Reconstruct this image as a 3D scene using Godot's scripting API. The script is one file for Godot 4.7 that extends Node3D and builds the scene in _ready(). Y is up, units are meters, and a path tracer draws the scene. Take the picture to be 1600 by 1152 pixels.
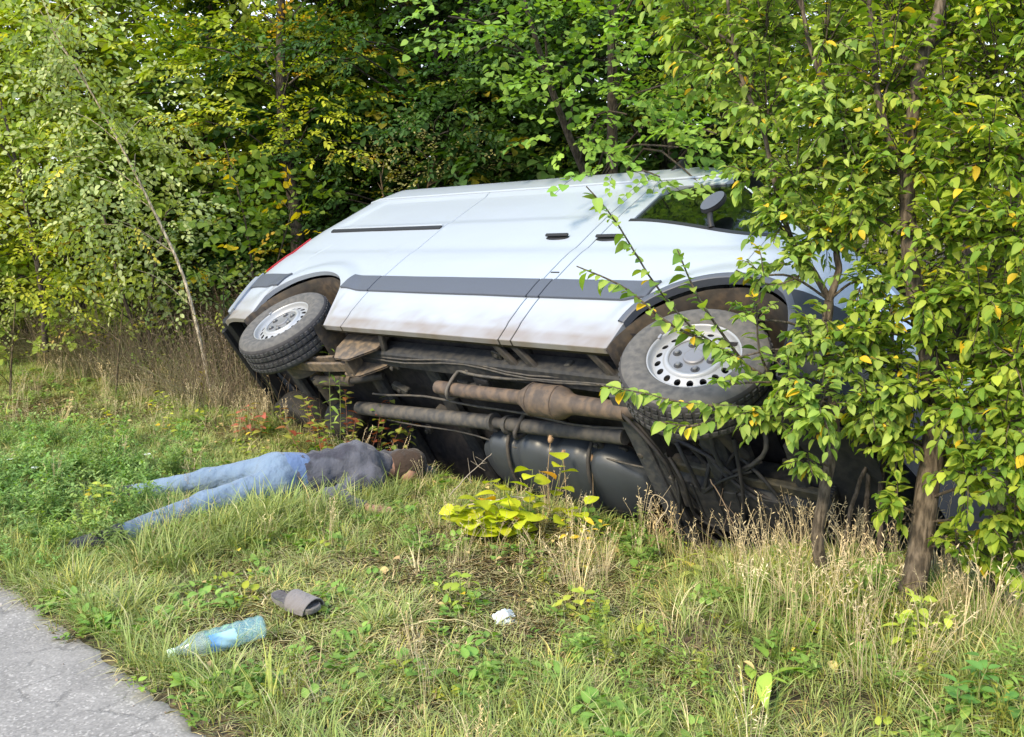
extends Node3D

var M := {}
var rng := RandomNumberGenerator.new()
var nz := FastNoiseLite.new()
var nz2 := FastNoiseLite.new()
const DIR := Vector2(0.725, 0.688)      # along the road, in x and z
const OUT := Vector2(0.688, -0.725)     # away from the road
const EDGE := Vector2(-1.03, -2.68)     # a point on the asphalt's edge

# ---------------------------------------------------------------- mesh building
class Geo:
	var v := PackedVector3Array()
	var n := PackedVector3Array()
	var c := PackedColorArray()
	var t := PackedVector2Array()
	var ix := PackedInt32Array()
	func vert(p: Vector3, nn: Vector3, col := Color.WHITE, uv := Vector2.ZERO) -> int:
		v.append(p); n.append(nn); c.append(col); t.append(uv)
		return v.size() - 1
	func tri(a: int, b: int, d: int) -> void:
		var g := (v[b] - v[a]).cross(v[d] - v[a])
		if g.dot(n[a] + n[b] + n[d]) > 0.0:
			ix.append(a); ix.append(d); ix.append(b)
		else:
			ix.append(a); ix.append(b); ix.append(d)
	func face(ps: Array, out: Vector3, col := Color.WHITE) -> void:
		var nn: Vector3 = (ps[1] - ps[0]).cross(ps[2] - ps[0]).normalized()
		if nn.dot(out) < 0.0:
			nn = -nn
		var f := v.size()
		for p in ps:
			vert(p, nn, col)
		for k in range(1, ps.size() - 1):
			tri(f, f + k, f + k + 1)
	# rows of points; out is a rough direction that the surface faces, or (if from) the point it turns away from
	func grid(rows: Array, out: Vector3, from := false, closed := false, cols: Array = [], inv := false) -> void:
		var nu := rows.size()
		var nv: int = rows[0].size()
		var f := v.size()
		for i in nu:
			for j in nv:
				var a: Vector3 = rows[mini(i + 1, nu - 1)][j] - rows[maxi(i - 1, 0)][j]
				var b: Vector3
				if closed:
					b = rows[i][(j + 1) % (nv - 1)] - rows[i][(j + nv - 2) % (nv - 1)]
				else:
					b = rows[i][mini(j + 1, nv - 1)] - rows[i][maxi(j - 1, 0)]
				var nn := a.cross(b).normalized()
				if nn == Vector3.ZERO: nn = out.normalized() if not from else (rows[i][j] - out).normalized()
				if nn == Vector3.ZERO: nn = Vector3.UP
				var o: Vector3 = rows[i][j] - out if from else out
				if inv: o = -o
				if nn.dot(o) < 0.0:
					nn = -nn
				vert(rows[i][j], nn, Color.WHITE if cols.is_empty() else cols[i][j], Vector2(float(i) / nu, float(j) / nv))
		for i in nu - 1:
			for j in nv - 1:
				var k := f + i * nv + j
				tri(k, k + 1, k + nv + 1)
				tri(k, k + nv + 1, k + nv)
	func tube(path: Array, r0: float, r1: float, sides := 6, col := Color.WHITE, caps := true, col2 = null) -> void:
		var m := path.size()
		var f := v.size()
		var side := Vector3.ZERO
		for i in m:
			var d: Vector3 = (path[mini(i + 1, m - 1)] - path[maxi(i - 1, 0)]).normalized()
			if side == Vector3.ZERO:
				side = d.cross(Vector3.UP if absf(d.y) < 0.9 else Vector3.RIGHT).normalized()
			side = (side - d * side.dot(d)).normalized()
			var up := d.cross(side)
			var r := lerpf(r0, r1, float(i) / (m - 1))
			var cc: Color = col if col2 == null else col.lerp(col2, float(i) / (m - 1))
			for k in sides + 1:
				var a := TAU * k / sides
				var nn := side * cos(a) + up * sin(a)
				vert(path[i] + nn * r, nn, cc, Vector2(float(k) / sides, float(i)))
		for i in m - 1:
			for k in sides:
				var q := f + i * (sides + 1) + k
				tri(q, q + 1, q + sides + 2)
				tri(q, q + sides + 2, q + sides + 1)
		if caps:
			for e in 2:
				var i := 0 if e == 0 else m - 1
				var ps := []
				for k in sides:
					ps.append(v[f + i * (sides + 1) + k])
				face(ps, path[0] - path[1] if e == 0 else path[m - 1] - path[m - 2], col)
	func box(at: Vector3, half: Vector3, turn := Basis.IDENTITY, bev := 0.006, col := Color.WHITE) -> void:
		bev = minf(bev, minf(half.x, minf(half.y, half.z)) * 0.9)
		for ax in 3:
			for s in [-1.0, 1.0]:
				var nn := Vector3.ZERO
				nn[ax] = s
				var p := []
				for k in [[-1, -1], [1, -1], [1, 1], [-1, 1]]:
					var q := Vector3.ZERO
					q[ax] = s * half[ax]
					q[(ax + 1) % 3] = k[0] * (half[(ax + 1) % 3] - bev)
					q[(ax + 2) % 3] = k[1] * (half[(ax + 2) % 3] - bev)
					p.append(at + turn * q)
				face(p, turn * nn, col)
				for s2 in [-1.0, 1.0]:
					var b := (ax + 1) % 3
					var d := (ax + 2) % 3
					var e := []
					for k in [[0, -1], [0, 1], [1, 1], [1, -1]]:
						var q := Vector3.ZERO
						q[ax] = s * (half[ax] if k[0] == 0 else half[ax] - bev)
						q[b] = s2 * (half[b] - bev if k[0] == 0 else half[b])
						q[d] = k[1] * (half[d] - bev)
						e.append(at + turn * q)
					var n2 := nn
					n2[b] = s2
					face(e, turn * n2, col)
		for sx in [-1.0, 1.0]:
			for sy in [-1.0, 1.0]:
				for sz in [-1.0, 1.0]:
					var sg := Vector3(sx, sy, sz)
					var p := []
					for ax in 3:
						var q := sg * (half - Vector3.ONE * bev)
						q[ax] = sg[ax] * half[ax]
						p.append(at + turn * q)
					face(p, turn * sg, col)
	# profile of (radius, height along z) turned round z
	func lathe(prof: Array, segs: int, tf := Transform3D.IDENTITY, col := Color.WHITE, smooth := false) -> void:
		if smooth:
			var rows := []
			for p in prof:
				var row := PackedVector3Array()
				for k in segs + 1:
					var a := TAU * k / segs
					row.append(Vector3(cos(a) * p[0], sin(a) * p[0], p[1]))
				rows.append(row)
			var f := v.size()
			for i in prof.size():
				var d: Vector2 = Vector2(prof[mini(i + 1, prof.size() - 1)][0], prof[mini(i + 1, prof.size() - 1)][1]) - Vector2(prof[maxi(i - 1, 0)][0], prof[maxi(i - 1, 0)][1])
				for k in segs + 1:
					var a := TAU * k / segs
					vert(tf * rows[i][k], tf.basis * Vector3(cos(a) * -d.y, sin(a) * -d.y, d.x).normalized(), col)
			for i in prof.size() - 1:
				for k in segs:
					var q := f + i * (segs + 1) + k
					tri(q, q + 1, q + segs + 2)
					tri(q, q + segs + 2, q + segs + 1)
			return
		for i in prof.size() - 1:
			lathe([prof[i], prof[i + 1]], segs, tf, col, true)
	func add(o: Geo, tf: Transform3D, tint := Color.WHITE) -> void:
		var f := v.size()
		for k in o.v.size():
			v.append(tf * o.v[k]); n.append((tf.basis * o.n[k]).normalized()); c.append(o.c[k] * tint); t.append(o.t[k])
		for k in o.ix:
			ix.append(f + k)
	func mesh(m: Material) -> ArrayMesh:
		var a := []
		a.resize(Mesh.ARRAY_MAX)
		a[Mesh.ARRAY_VERTEX] = v; a[Mesh.ARRAY_NORMAL] = n; a[Mesh.ARRAY_COLOR] = c; a[Mesh.ARRAY_TEX_UV] = t; a[Mesh.ARRAY_INDEX] = ix
		var am := ArrayMesh.new()
		am.add_surface_from_arrays(Mesh.PRIMITIVE_TRIANGLES, a)
		am.surface_set_material(0, m)
		return am

func v3(x: float, y: float, z: float) -> Vector3:
	return Vector3(x, y, z)

func pts(a: Array) -> Array:
	var o := []
	for k in range(0, a.size() - 2, 3):
		o.append(Vector3(a[k], a[k + 1], a[k + 2]))
	return o

func smooth_path(p: Array, n: int) -> Array:
	var o := []
	for k in n + 1:
		var f := float(k) / n * (p.size() - 1)
		var i := mini(int(f), p.size() - 2)
		var a: Vector3 = p[maxi(i - 1, 0)]
		var d: Vector3 = p[mini(i + 2, p.size() - 1)]
		o.append((p[i] as Vector3).cubic_interpolate(p[i + 1], a, d, f - i))
	return o

func ss(a: float, b: float, x: float) -> float:
	return smoothstep(a, b, x)

func rf(a: float, b: float) -> float:
	return rng.randf_range(a, b)

func lin(r: float, g: float, b: float, a := 1.0) -> Color:
	return Color(r, g, b, a).linear_to_srgb()

func mat(col: Color, rough: float, metal := 0.0, vcol := false) -> StandardMaterial3D:
	var m := StandardMaterial3D.new()
	m.albedo_color = col
	m.roughness = rough
	m.metallic = metal
	m.vertex_color_use_as_albedo = vcol
	return m

func noise_tex(freq: float, type: int, ramp: Array, seed_: int, size := 512, normal := false) -> NoiseTexture2D:
	var f := FastNoiseLite.new()
	f.seed = seed_
	f.noise_type = type
	f.frequency = freq
	f.fractal_octaves = 5
	var t := NoiseTexture2D.new()
	t.width = size; t.height = size
	t.seamless = true
	t.noise = f
	t.as_normal_map = normal
	if not ramp.is_empty():
		var g := Gradient.new()
		g.offsets = PackedFloat32Array(ramp[0])
		g.colors = PackedColorArray(ramp[1])
		t.color_ramp = g
	return t

# ---------------------------------------------------------------- scene nodes
func obj(called: String, g: Geo, m: Material, parent: Node = self) -> MeshInstance3D:
	var o := MeshInstance3D.new()
	o.name = called
	o.mesh = g.mesh(m)
	parent.add_child(o, true)
	return o

func inst(called: String, mesh: Mesh, parent: Node, tf := Transform3D.IDENTITY) -> MeshInstance3D:
	var o := MeshInstance3D.new()
	o.name = called
	o.mesh = mesh
	o.transform = tf
	parent.add_child(o, true)
	return o

func thing(called: String, label: String, category: String, at := Vector3.ZERO, group := "") -> Node3D:
	var o := Node3D.new()
	o.name = called
	o.position = at
	add_child(o, true)
	return tag(o, label, category, group)

func tag(o: Node, label: String, category: String, group := "", kind := "") -> Node:
	if label: o.set_meta("label", label)
	if category: o.set_meta("category", category)
	if group: o.set_meta("group", group)
	if kind: o.set_meta("kind", kind)
	return o

func many(called: String, mesh: Mesh, tfs: Array, cols: Array, parent: Node = self) -> MultiMeshInstance3D:
	var mm := MultiMesh.new()
	mm.transform_format = MultiMesh.TRANSFORM_3D
	mm.use_colors = true
	mm.mesh = mesh
	mm.instance_count = tfs.size()
	for k in tfs.size():
		mm.set_instance_transform(k, tfs[k])
		mm.set_instance_color(k, cols[k])
	var o := MultiMeshInstance3D.new()
	o.name = called
	o.multimesh = mm
	o.set_meta("kind", "stuff")
	parent.add_child(o, true)
	return o

# ---------------------------------------------------------------- ground
func su(x: float, z: float) -> Vector2:
	var d := Vector2(x, z) - EDGE
	return Vector2(d.dot(DIR), d.dot(OUT))

func xz(s: float, u: float) -> Vector2:
	return EDGE + DIR * s + OUT * u

func prof(s: float, u: float) -> float:
	if u < -6.4: return -0.06
	var h := -0.06 * (1.0 - ss(-0.15, 0.1, u))
	h += 0.17 * ss(0.2, 1.1, s) * ss(0.9, 2.1, u) * (1.0 - ss(3.2, 6.0, s) * 0.5)
	var lip := 2.5 + 0.12 * nz.get_noise_2d(s * 9.0, 3.0)
	h += 0.05 * ss(1.2, 2.4, u) * ss(-2.5, -4.0, s)
	h -= 0.95 * ss(lip, lip + 0.55, u)
	h += 1.4 * ss(3.15, 5.1, u) + 0.3 * ss(5.0, 12.0, u)
	return h

func gh(x: float, z: float) -> float:
	var p := su(x, z)
	var h := prof(p.x, p.y)
	if p.y > -0.1:
		h += (0.035 * nz.get_noise_2d(x * 40.0, z * 40.0) + 0.018 * nz2.get_noise_2d(x * 160.0, z * 160.0)) * ss(-0.1, 0.5, p.y)
	return h

func on(x: float, z: float, dy := 0.0) -> Vector3:
	return Vector3(x, gh(x, z) + dy, z)

# ---------------------------------------------------------------- the start
func _ready() -> void:
	rng.seed = 4711
	nz.seed = 5; nz.frequency = 0.03
	nz2.seed = 9; nz2.frequency = 0.03
	var cam := Camera3D.new()
	cam.name = "camera"
	cam.fov = 43.6
	cam.near = 0.05
	cam.far = 900.0
	cam.position = Vector3(0, 1.6, 0)
	cam.rotation_degrees = Vector3(-9, 0, 0)
	add_child(cam)
	cam.current = true
	var env := Environment.new()
	env.background_mode = Environment.BG_SKY
	var sky := Sky.new()
	var pm := ProceduralSkyMaterial.new()
	pm.sky_top_color = Color(0.70, 0.80, 0.95)
	pm.sky_horizon_color = Color(0.93, 0.95, 0.97)
	pm.sky_curve = 0.25
	pm.ground_bottom_color = Color(0.25, 0.25, 0.22)
	pm.ground_horizon_color = Color(0.5, 0.5, 0.45)
	pm.sun_angle_max = 40.0
	pm.sky_energy_multiplier = 1.0
	sky.sky_material = pm
	env.sky = sky
	env.background_energy_multiplier = 1.0
	env.tonemap_mode = Environment.TONE_MAPPER_LINEAR
	env.tonemap_exposure = 2.5
	env.sdfgi_enabled = true
	env.ssao_enabled = true
	env.ssil_enabled = true
	var we := WorldEnvironment.new()
	we.name = "environment"
	we.environment = env
	add_child(we)
	var sun := DirectionalLight3D.new()
	sun.name = "sun"
	sun.light_color = Color(1.0, 0.93, 0.80)
	sun.light_energy = 0.7
	sun.light_angular_distance = 14.0
	sun.shadow_enabled = true
	add_child(sun)
	sun.look_at_from_position(Vector3(-5.0, 6.5, 6.0), Vector3.ZERO)

	materials()
	ground_and_road()
	van()
	trees()
	plants()
	grass_cover()
	person()
	litter()

func materials() -> void:
	M.paint = mat(Color.WHITE, 0.32, 0.0, true)
	M.paint.clearcoat_enabled = true
	M.paint.clearcoat = 0.3
	M.paint.clearcoat_roughness = 0.12
	M.plastic = mat(lin(0.075, 0.085, 0.11), 0.5)
	M.plastic.heightmap_enabled = true
	M.plastic.heightmap_texture = noise_tex(0.08, FastNoiseLite.TYPE_SIMPLEX, [], 3, 256)
	M.plastic.heightmap_scale = 0.05
	M.plastic.uv1_triplanar = true
	M.plastic.uv1_scale = Vector3(9, 9, 9)
	M.black = mat(lin(0.012, 0.013, 0.016), 0.6)
	M.bumper = mat(lin(0.022, 0.026, 0.034), 0.6)
	M.tank = mat(lin(0.05, 0.058, 0.07), 0.4)
	M.grey_bumper = mat(lin(0.22, 0.25, 0.30), 0.5)
	M.rubber = mat(Color.WHITE, 0.85, 0.0, true)
	M.rim = mat(Color.WHITE, 0.42, 0.35, true)
	M.glass = mat(Color(0.02, 0.035, 0.035, 0.7), 0.04)
	M.glass.transparency = BaseMaterial3D.TRANSPARENCY_ALPHA
	M.chrome = mat(lin(0.5, 0.52, 0.55), 0.2, 0.9)
	M.mirror_glass = mat(lin(0.10, 0.105, 0.11), 0.25, 0.3)
	M.red_lens = mat(lin(0.45, 0.015, 0.02), 0.15)
	M.under = mat(Color.WHITE, 0.75, 0.0, true)
	var dirt := noise_tex(0.012, FastNoiseLite.TYPE_SIMPLEX, [[0.0, 0.42, 0.62, 1.0], [Color(0.62, 0.63, 0.66), Color(0.76, 0.76, 0.77), Color(0.9, 0.87, 0.83), Color(1, 0.96, 0.9)]], 12, 512)
	M.under.albedo_texture = dirt
	M.under.uv1_triplanar = true
	M.under.uv1_scale = Vector3(2.2, 2.2, 2.2)
	M.under.heightmap_enabled = true
	M.under.heightmap_texture = dirt
	M.under.heightmap_scale = 0.4
	M.rubber.albedo_texture = noise_tex(0.02, FastNoiseLite.TYPE_SIMPLEX, [[0.2, 0.5, 0.8], [Color(0.78, 0.78, 0.78), Color(0.9, 0.89, 0.88), Color(1, 0.98, 0.95)]], 13, 256)
	M.rubber.uv1_triplanar = true
	M.rubber.uv1_scale = Vector3(3.3, 3.3, 3.3)
	M.leaf = mat(Color.WHITE, 0.55, 0.0, true)
	M.leaf.backlight_enabled = true
	M.leaf.backlight = Color(0.88, 0.92, 0.30)
	M.leaf.metallic_specular = 0.4
	M.blade = mat(Color.WHITE, 0.6, 0.0, true)
	M.blade.backlight_enabled = true
	M.blade.backlight = Color(0.55, 0.58, 0.3)
	M.straw = mat(Color.WHITE, 0.85, 0.0, true)
	M.bark = mat(Color.WHITE, 0.9, 0.0, true)
	M.bark.albedo_texture = noise_tex(0.02, FastNoiseLite.TYPE_SIMPLEX, [[0.25, 0.5, 0.75], [Color(0.5, 0.48, 0.45), Color(0.8, 0.77, 0.72), Color(1, 0.98, 0.95)]], 21, 256)
	M.bark.uv1_triplanar = true
	M.bark.uv1_scale = Vector3(9, 2.5, 9)
	M.bark.heightmap_enabled = true
	M.bark.heightmap_texture = M.bark.albedo_texture
	M.bark.heightmap_scale = 0.5
	M.cloth = mat(Color.WHITE, 0.95, 0.0, true)
	M.cloth.rim_enabled = true
	M.cloth.rim = 0.3
	M.cloth.heightmap_enabled = true
	M.cloth.heightmap_texture = noise_tex(0.015, FastNoiseLite.TYPE_SIMPLEX, [], 8, 256)
	M.cloth.heightmap_scale = 1.2
	M.cloth.uv1_triplanar = true
	M.cloth.uv1_scale = Vector3(3, 3, 3)
	M.skin = mat(lin(0.42, 0.24, 0.17), 0.55)
	M.skin.subsurf_scatter_enabled = true
	M.skin.subsurf_scatter_strength = 0.1

# ---------------------------------------------------------------- road and ground
func span(lo: float, a: float, b: float, hi: float, step: float) -> Array:
	var o := []
	var k := a
	var tail := []
	var st := step
	while k > lo:
		st *= 1.5
		k -= st
		tail.append(maxf(k, lo))
	tail.reverse()
	o.append_array(tail)
	k = a
	while k <= b:
		o.append(k)
		k += step
	st = step
	while k < hi:
		o.append(k)
		st *= 1.5
		k += st
	o.append(hi)
	return o

func ground_and_road() -> void:
	var g := Geo.new()
	var rows := []
	var cols := []
	for s in span(-300, -11, 6, 300, 0.07):
		var row := PackedVector3Array()
		var cr := PackedColorArray()
		for u in span(-300, -0.25, 5.4, 300, 0.07):
			var p := xz(s, u)
			row.append(Vector3(p.x, gh(p.x, p.y), p.y))
			var k := clampf(0.5 + 0.9 * nz.get_noise_2d(p.x * 25.0, p.y * 25.0), 0.0, 1.0)
			cr.append(Color(0.16, 0.115, 0.075).lerp(Color(0.10, 0.105, 0.045), k * (1.0 - bare(s, u)) * (1.0 - 0.6 * ss(2.5, 2.9, u))))
		rows.append(row)
		cols.append(cr)
	g.grid(rows, Vector3.UP, false, false, cols)
	M.soil = mat(Color.WHITE, 0.95, 0.0, true)
	var st := noise_tex(0.02, FastNoiseLite.TYPE_SIMPLEX, [[0.2, 0.45, 0.6, 0.85], [Color(0.45, 0.42, 0.4), Color(0.75, 0.72, 0.68), Color(0.95, 0.93, 0.88), Color(1, 1, 0.96)]], 31, 1024)
	M.soil.albedo_texture = st
	M.soil.uv1_triplanar = true
	M.soil.uv1_world_triplanar = true
	M.soil.uv1_scale = Vector3(0.9, 0.9, 0.9)
	M.soil.heightmap_enabled = true
	M.soil.heightmap_texture = st
	M.soil.heightmap_scale = 3.0
	tag(obj("ground", g, M.soil), "earth verge dropping into the ditch beside the road", "ground", "", "structure")

	# the asphalt: speckled aggregate, hairline cracks
	var im := Image.create(1024, 1024, false, Image.FORMAT_RGB8)
	var hm := Image.create(1024, 1024, false, Image.FORMAT_RGB8)
	var ck := FastNoiseLite.new()
	ck.seed = 77; ck.noise_type = FastNoiseLite.TYPE_CELLULAR; ck.frequency = 0.011
	ck.cellular_return_type = FastNoiseLite.RETURN_DISTANCE2_SUB
	ck.domain_warp_enabled = true; ck.domain_warp_amplitude = 40.0; ck.domain_warp_frequency = 0.02
	ck.fractal_type = FastNoiseLite.FRACTAL_NONE
	var ci := ck.get_seamless_image(1024, 1024)
	var sp := FastNoiseLite.new()
	sp.seed = 78; sp.noise_type = FastNoiseLite.TYPE_CELLULAR; sp.frequency = 0.30
	sp.cellular_return_type = FastNoiseLite.RETURN_CELL_VALUE
	sp.fractal_type = FastNoiseLite.FRACTAL_NONE
	var si := sp.get_seamless_image(1024, 1024)
	var bl := FastNoiseLite.new()
	bl.seed = 79; bl.frequency = 0.006
	var bi := bl.get_seamless_image(1024, 1024)
	for y in 1024:
		for x in 1024:
			var crack := ss(0.0, 0.075, ci.get_pixel(x, y).r)
			var s := si.get_pixel(x, y).r
			var b := bi.get_pixel(x, y).r
			crack = lerpf(1.0, crack, ss(0.42, 0.6, b))
			var k := (0.42 + 0.10 * s + 0.08 * b) * lerpf(0.80, 1.0, crack)
			if s > 0.94: k += 0.07
			im.set_pixel(x, y, Color(k * 1.03, k, k * 0.965))
			var h := 0.35 * s + 0.65 * crack
			hm.set_pixel(x, y, Color(h, h, h))
	M.asphalt = mat(Color.WHITE, 0.9)
	M.asphalt.albedo_texture = ImageTexture.create_from_image(im)
	M.asphalt.heightmap_enabled = true
	M.asphalt.heightmap_texture = ImageTexture.create_from_image(hm)
	M.asphalt.heightmap_scale = 0.16
	M.asphalt.uv1_triplanar = true
	M.asphalt.uv1_world_triplanar = true
	M.asphalt.uv1_scale = Vector3(0.45, 0.45, 0.45)
	g = Geo.new()
	rows = []
	for s in span(-300, -6, 4, 300, 0.03):
		var row := PackedVector3Array()
		var e := 0.05 * nz.get_noise_2d(s * 60.0, 7.0) + 0.03 * nz2.get_noise_2d(s * 300.0, 1.0) + 0.07
		for u in [-6.2, -4.0, -2.0, -1.0, -0.4, -0.15, -0.05, -0.012, 0.0, 0.004]:
			var w := ss(-1.0, 0.0, u) * e
			var p := xz(s, u + w)
			row.append(Vector3(p.x, 0.006 * nz.get_noise_2d(p.x * 30.0, p.y * 30.0) * ss(-6.0, -4.0, u) + (0.0 if u < -0.02 else (-0.006 if u < 0.0 else (-0.02 if u < 0.003 else -0.08))), p.y))
		rows.append(row)
	g.grid(rows, Vector3.UP)
	tag(obj("road", g, M.asphalt), "worn grey asphalt road with hairline cracks at the lower left", "road", "", "structure")

# ---------------------------------------------------------------- the van (x forward from the front axle, y up, z to its right side)
const SIDE := [[0.2, 0.90], [0.34, 0.945], [0.43, 0.962], [0.46, 0.972], [0.6, 0.988], [0.75, 0.994], [1.0, 0.99], [1.10, 0.984], [1.16, 0.972], [1.3, 0.966], [1.5, 0.956], [1.75, 0.932], [1.97, 0.905], [2.02, 0.895], [2.2, 0.855], [2.34, 0.78], [2.43, 0.60], [2.47, 0.3], [2.48, 0.0]]

func side_z(y: float) -> float:
	for k in SIDE.size() - 1:
		if y <= SIDE[k + 1][0]:
			var f: float = clampf((y - SIDE[k][0]) / (SIDE[k + 1][0] - SIDE[k][0]), 0.0, 1.0)
			return lerpf(SIDE[k][1], SIDE[k + 1][1], f)
	return 0.0

func tail_x(y: float) -> float:          # how far back the side reaches at that height
	return -4.06 - 0.11 * ss(0.35, 0.95, y) + 0.13 * ss(1.3, 1.95, y) + 0.14 * ss(1.95, 2.35, y)

func skin(x: float, y: float, sg: float, proud := 0.0) -> Vector3:
	var z := side_z(y) + proud
	if x > 0.2:
		z -= 0.30 * pow((x - 0.2) / 0.72, 2.2)
	var back := x
	if x > 0.3: x = 0.3 + (x - 0.3) * 0.72
	if back < -3.7:
		var f := (-3.7 - x) / 0.36
		x = lerpf(-3.7, tail_x(y), f)
		z -= 0.055 * pow(clampf(f, 0, 1), 5.0)
	z += 0.0022 * nz.get_noise_2d(x * 45.0, y * 70.0)      # sheet metal is never quite even
	for ax in [0.0, -3.25]:                # the pressed bulge round each wheel arch
		var r := Vector2(x - ax, y - 0.39).length()
		if y > 0.3: z += 0.022 * ss(0.62, 0.50, r) * ss(0.36, 0.6, y)
	# the pressed field between crease and roof
	if x < -1.25 and x > -4.0:
		z -= 0.010 * ss(1.50, 1.53, y) * ss(1.95, 1.92, y) * ss(-3.88 + 0.3 * (y - 1.5), -3.82 + 0.3 * (y - 1.5), x) * ss(-1.3, -1.34, x)
	return Vector3(x, y, z * sg)

func arch(x: float, base: float) -> float:
	var y := base
	for a in [[0.0, 0.46, 0.37], [-3.25, 0.45, 0.39]]:
		var d: float = absf(x - a[0])
		if d < a[1]:
			y = maxf(y, a[2] + sqrt(a[1] * a[1] - d * d))
	return y

func grime(x: float, y: float) -> Color:
	var n := 0.5 + nz.get_noise_2d(x * 60.0, y * 110.0) + 0.5 * nz2.get_noise_2d(x * 300.0, y * 500.0)
	var a := ss(0.68, 0.36, y) * clampf(0.12 + 0.55 * n, 0.0, 0.8)
	a = maxf(a, ss(0.47, 0.40, y) * clampf(0.52 + 0.4 * n, 0.2, 0.9))
	for ax in [0.0, -3.25]:
		a = maxf(a, 0.55 * ss(0.58, 0.45, Vector2(x - ax, y - 0.38).length()) * clampf(0.3 + 0.5 * n, 0.0, 1.0) * ss(0.8, 0.6, y))
	return Color(0.36, 0.405, 0.475).lerp(Color(0.19, 0.15, 0.115), a)

func panel(x0: float, x1: float, lo: Callable, hi: Callable, sg: float, step := 0.03, proud := 0.0, depth := 0.035, clean := false) -> Geo:
	var g := Geo.new()
	var nx := maxi(2, ceili((x1 - x0) / step))
	var top := 0.0
	for k in 5: top = maxf(top, hi.call(lerpf(x0, x1, k / 4.0)) - lo.call(lerpf(x0, x1, k / 4.0)))
	var ny := maxi(2, ceili(top / step))
	var rows := []
	var cols := []
	for i in nx + 1:
		var x := lerpf(x0, x1, float(i) / nx)
		var row := PackedVector3Array()
		var cr := PackedColorArray()
		var a: float = lo.call(x)
		var b: float = maxf(hi.call(x), a + 0.002)
		for j in ny + 1:
			var y := lerpf(a, b, float(j) / ny)
			row.append(skin(x, y, sg, proud))
			cr.append(Color.WHITE if clean else grime(x, y))
		rows.append(row)
		cols.append(cr)
	g.grid(rows, Vector3(0, 0.15, sg), false, false, cols)
	if depth <= 0.0: return g
	# the rim turned inwards all round
	for side in 4:
		var r := [PackedVector3Array(), PackedVector3Array(), PackedVector3Array()]
		var cc := [PackedColorArray(), PackedColorArray(), PackedColorArray()]
		var m := nx + 1 if side < 2 else ny + 1
		var o: Vector3 = [Vector3.DOWN, Vector3.UP, Vector3.LEFT, Vector3.RIGHT][side]
		for k in m:
			var i := k if side < 2 else (0 if side == 2 else nx)
			var j := k if side >= 2 else (0 if side == 0 else ny)
			var p: Vector3 = rows[i][j]
			r[0].append(p)
			r[1].append(p + o * 0.002 - Vector3(0, 0, sg * 0.003))
			r[2].append(p + o * 0.002 - Vector3(0, 0, sg * depth))
			for e in 3: cc[e].append(cols[i][j])
		g.grid([r[0], r[1]], o + Vector3(0, 0, sg), false, false, [cc[0], cc[1]])
		g.grid([r[1], r[2]], o, false, false, [cc[1], cc[2]])
	return g

func belt(x: float) -> float:
	return 1.452 - 0.20 * ss(-1.0, 0.05, x) if x < 0.05 else 1.25

func hood_y(x: float) -> float:
	return lerpf(1.27, 0.98, pow(clampf((x + 0.02) / 0.94, 0, 1), 1.4))

func strip(x0: float, x1: float, sg: float, parent: Node3D, called := "side_moulding") -> void:
	var lo := func(x): return clampf(arch(x, 0.2) + 0.012, 0.656, 0.805)
	var hi := func(_x): return 0.807
	obj(called, panel(x0, x1, lo, hi, sg, 0.03, 0.014, 0.03, true), M.plastic, parent)

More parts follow.
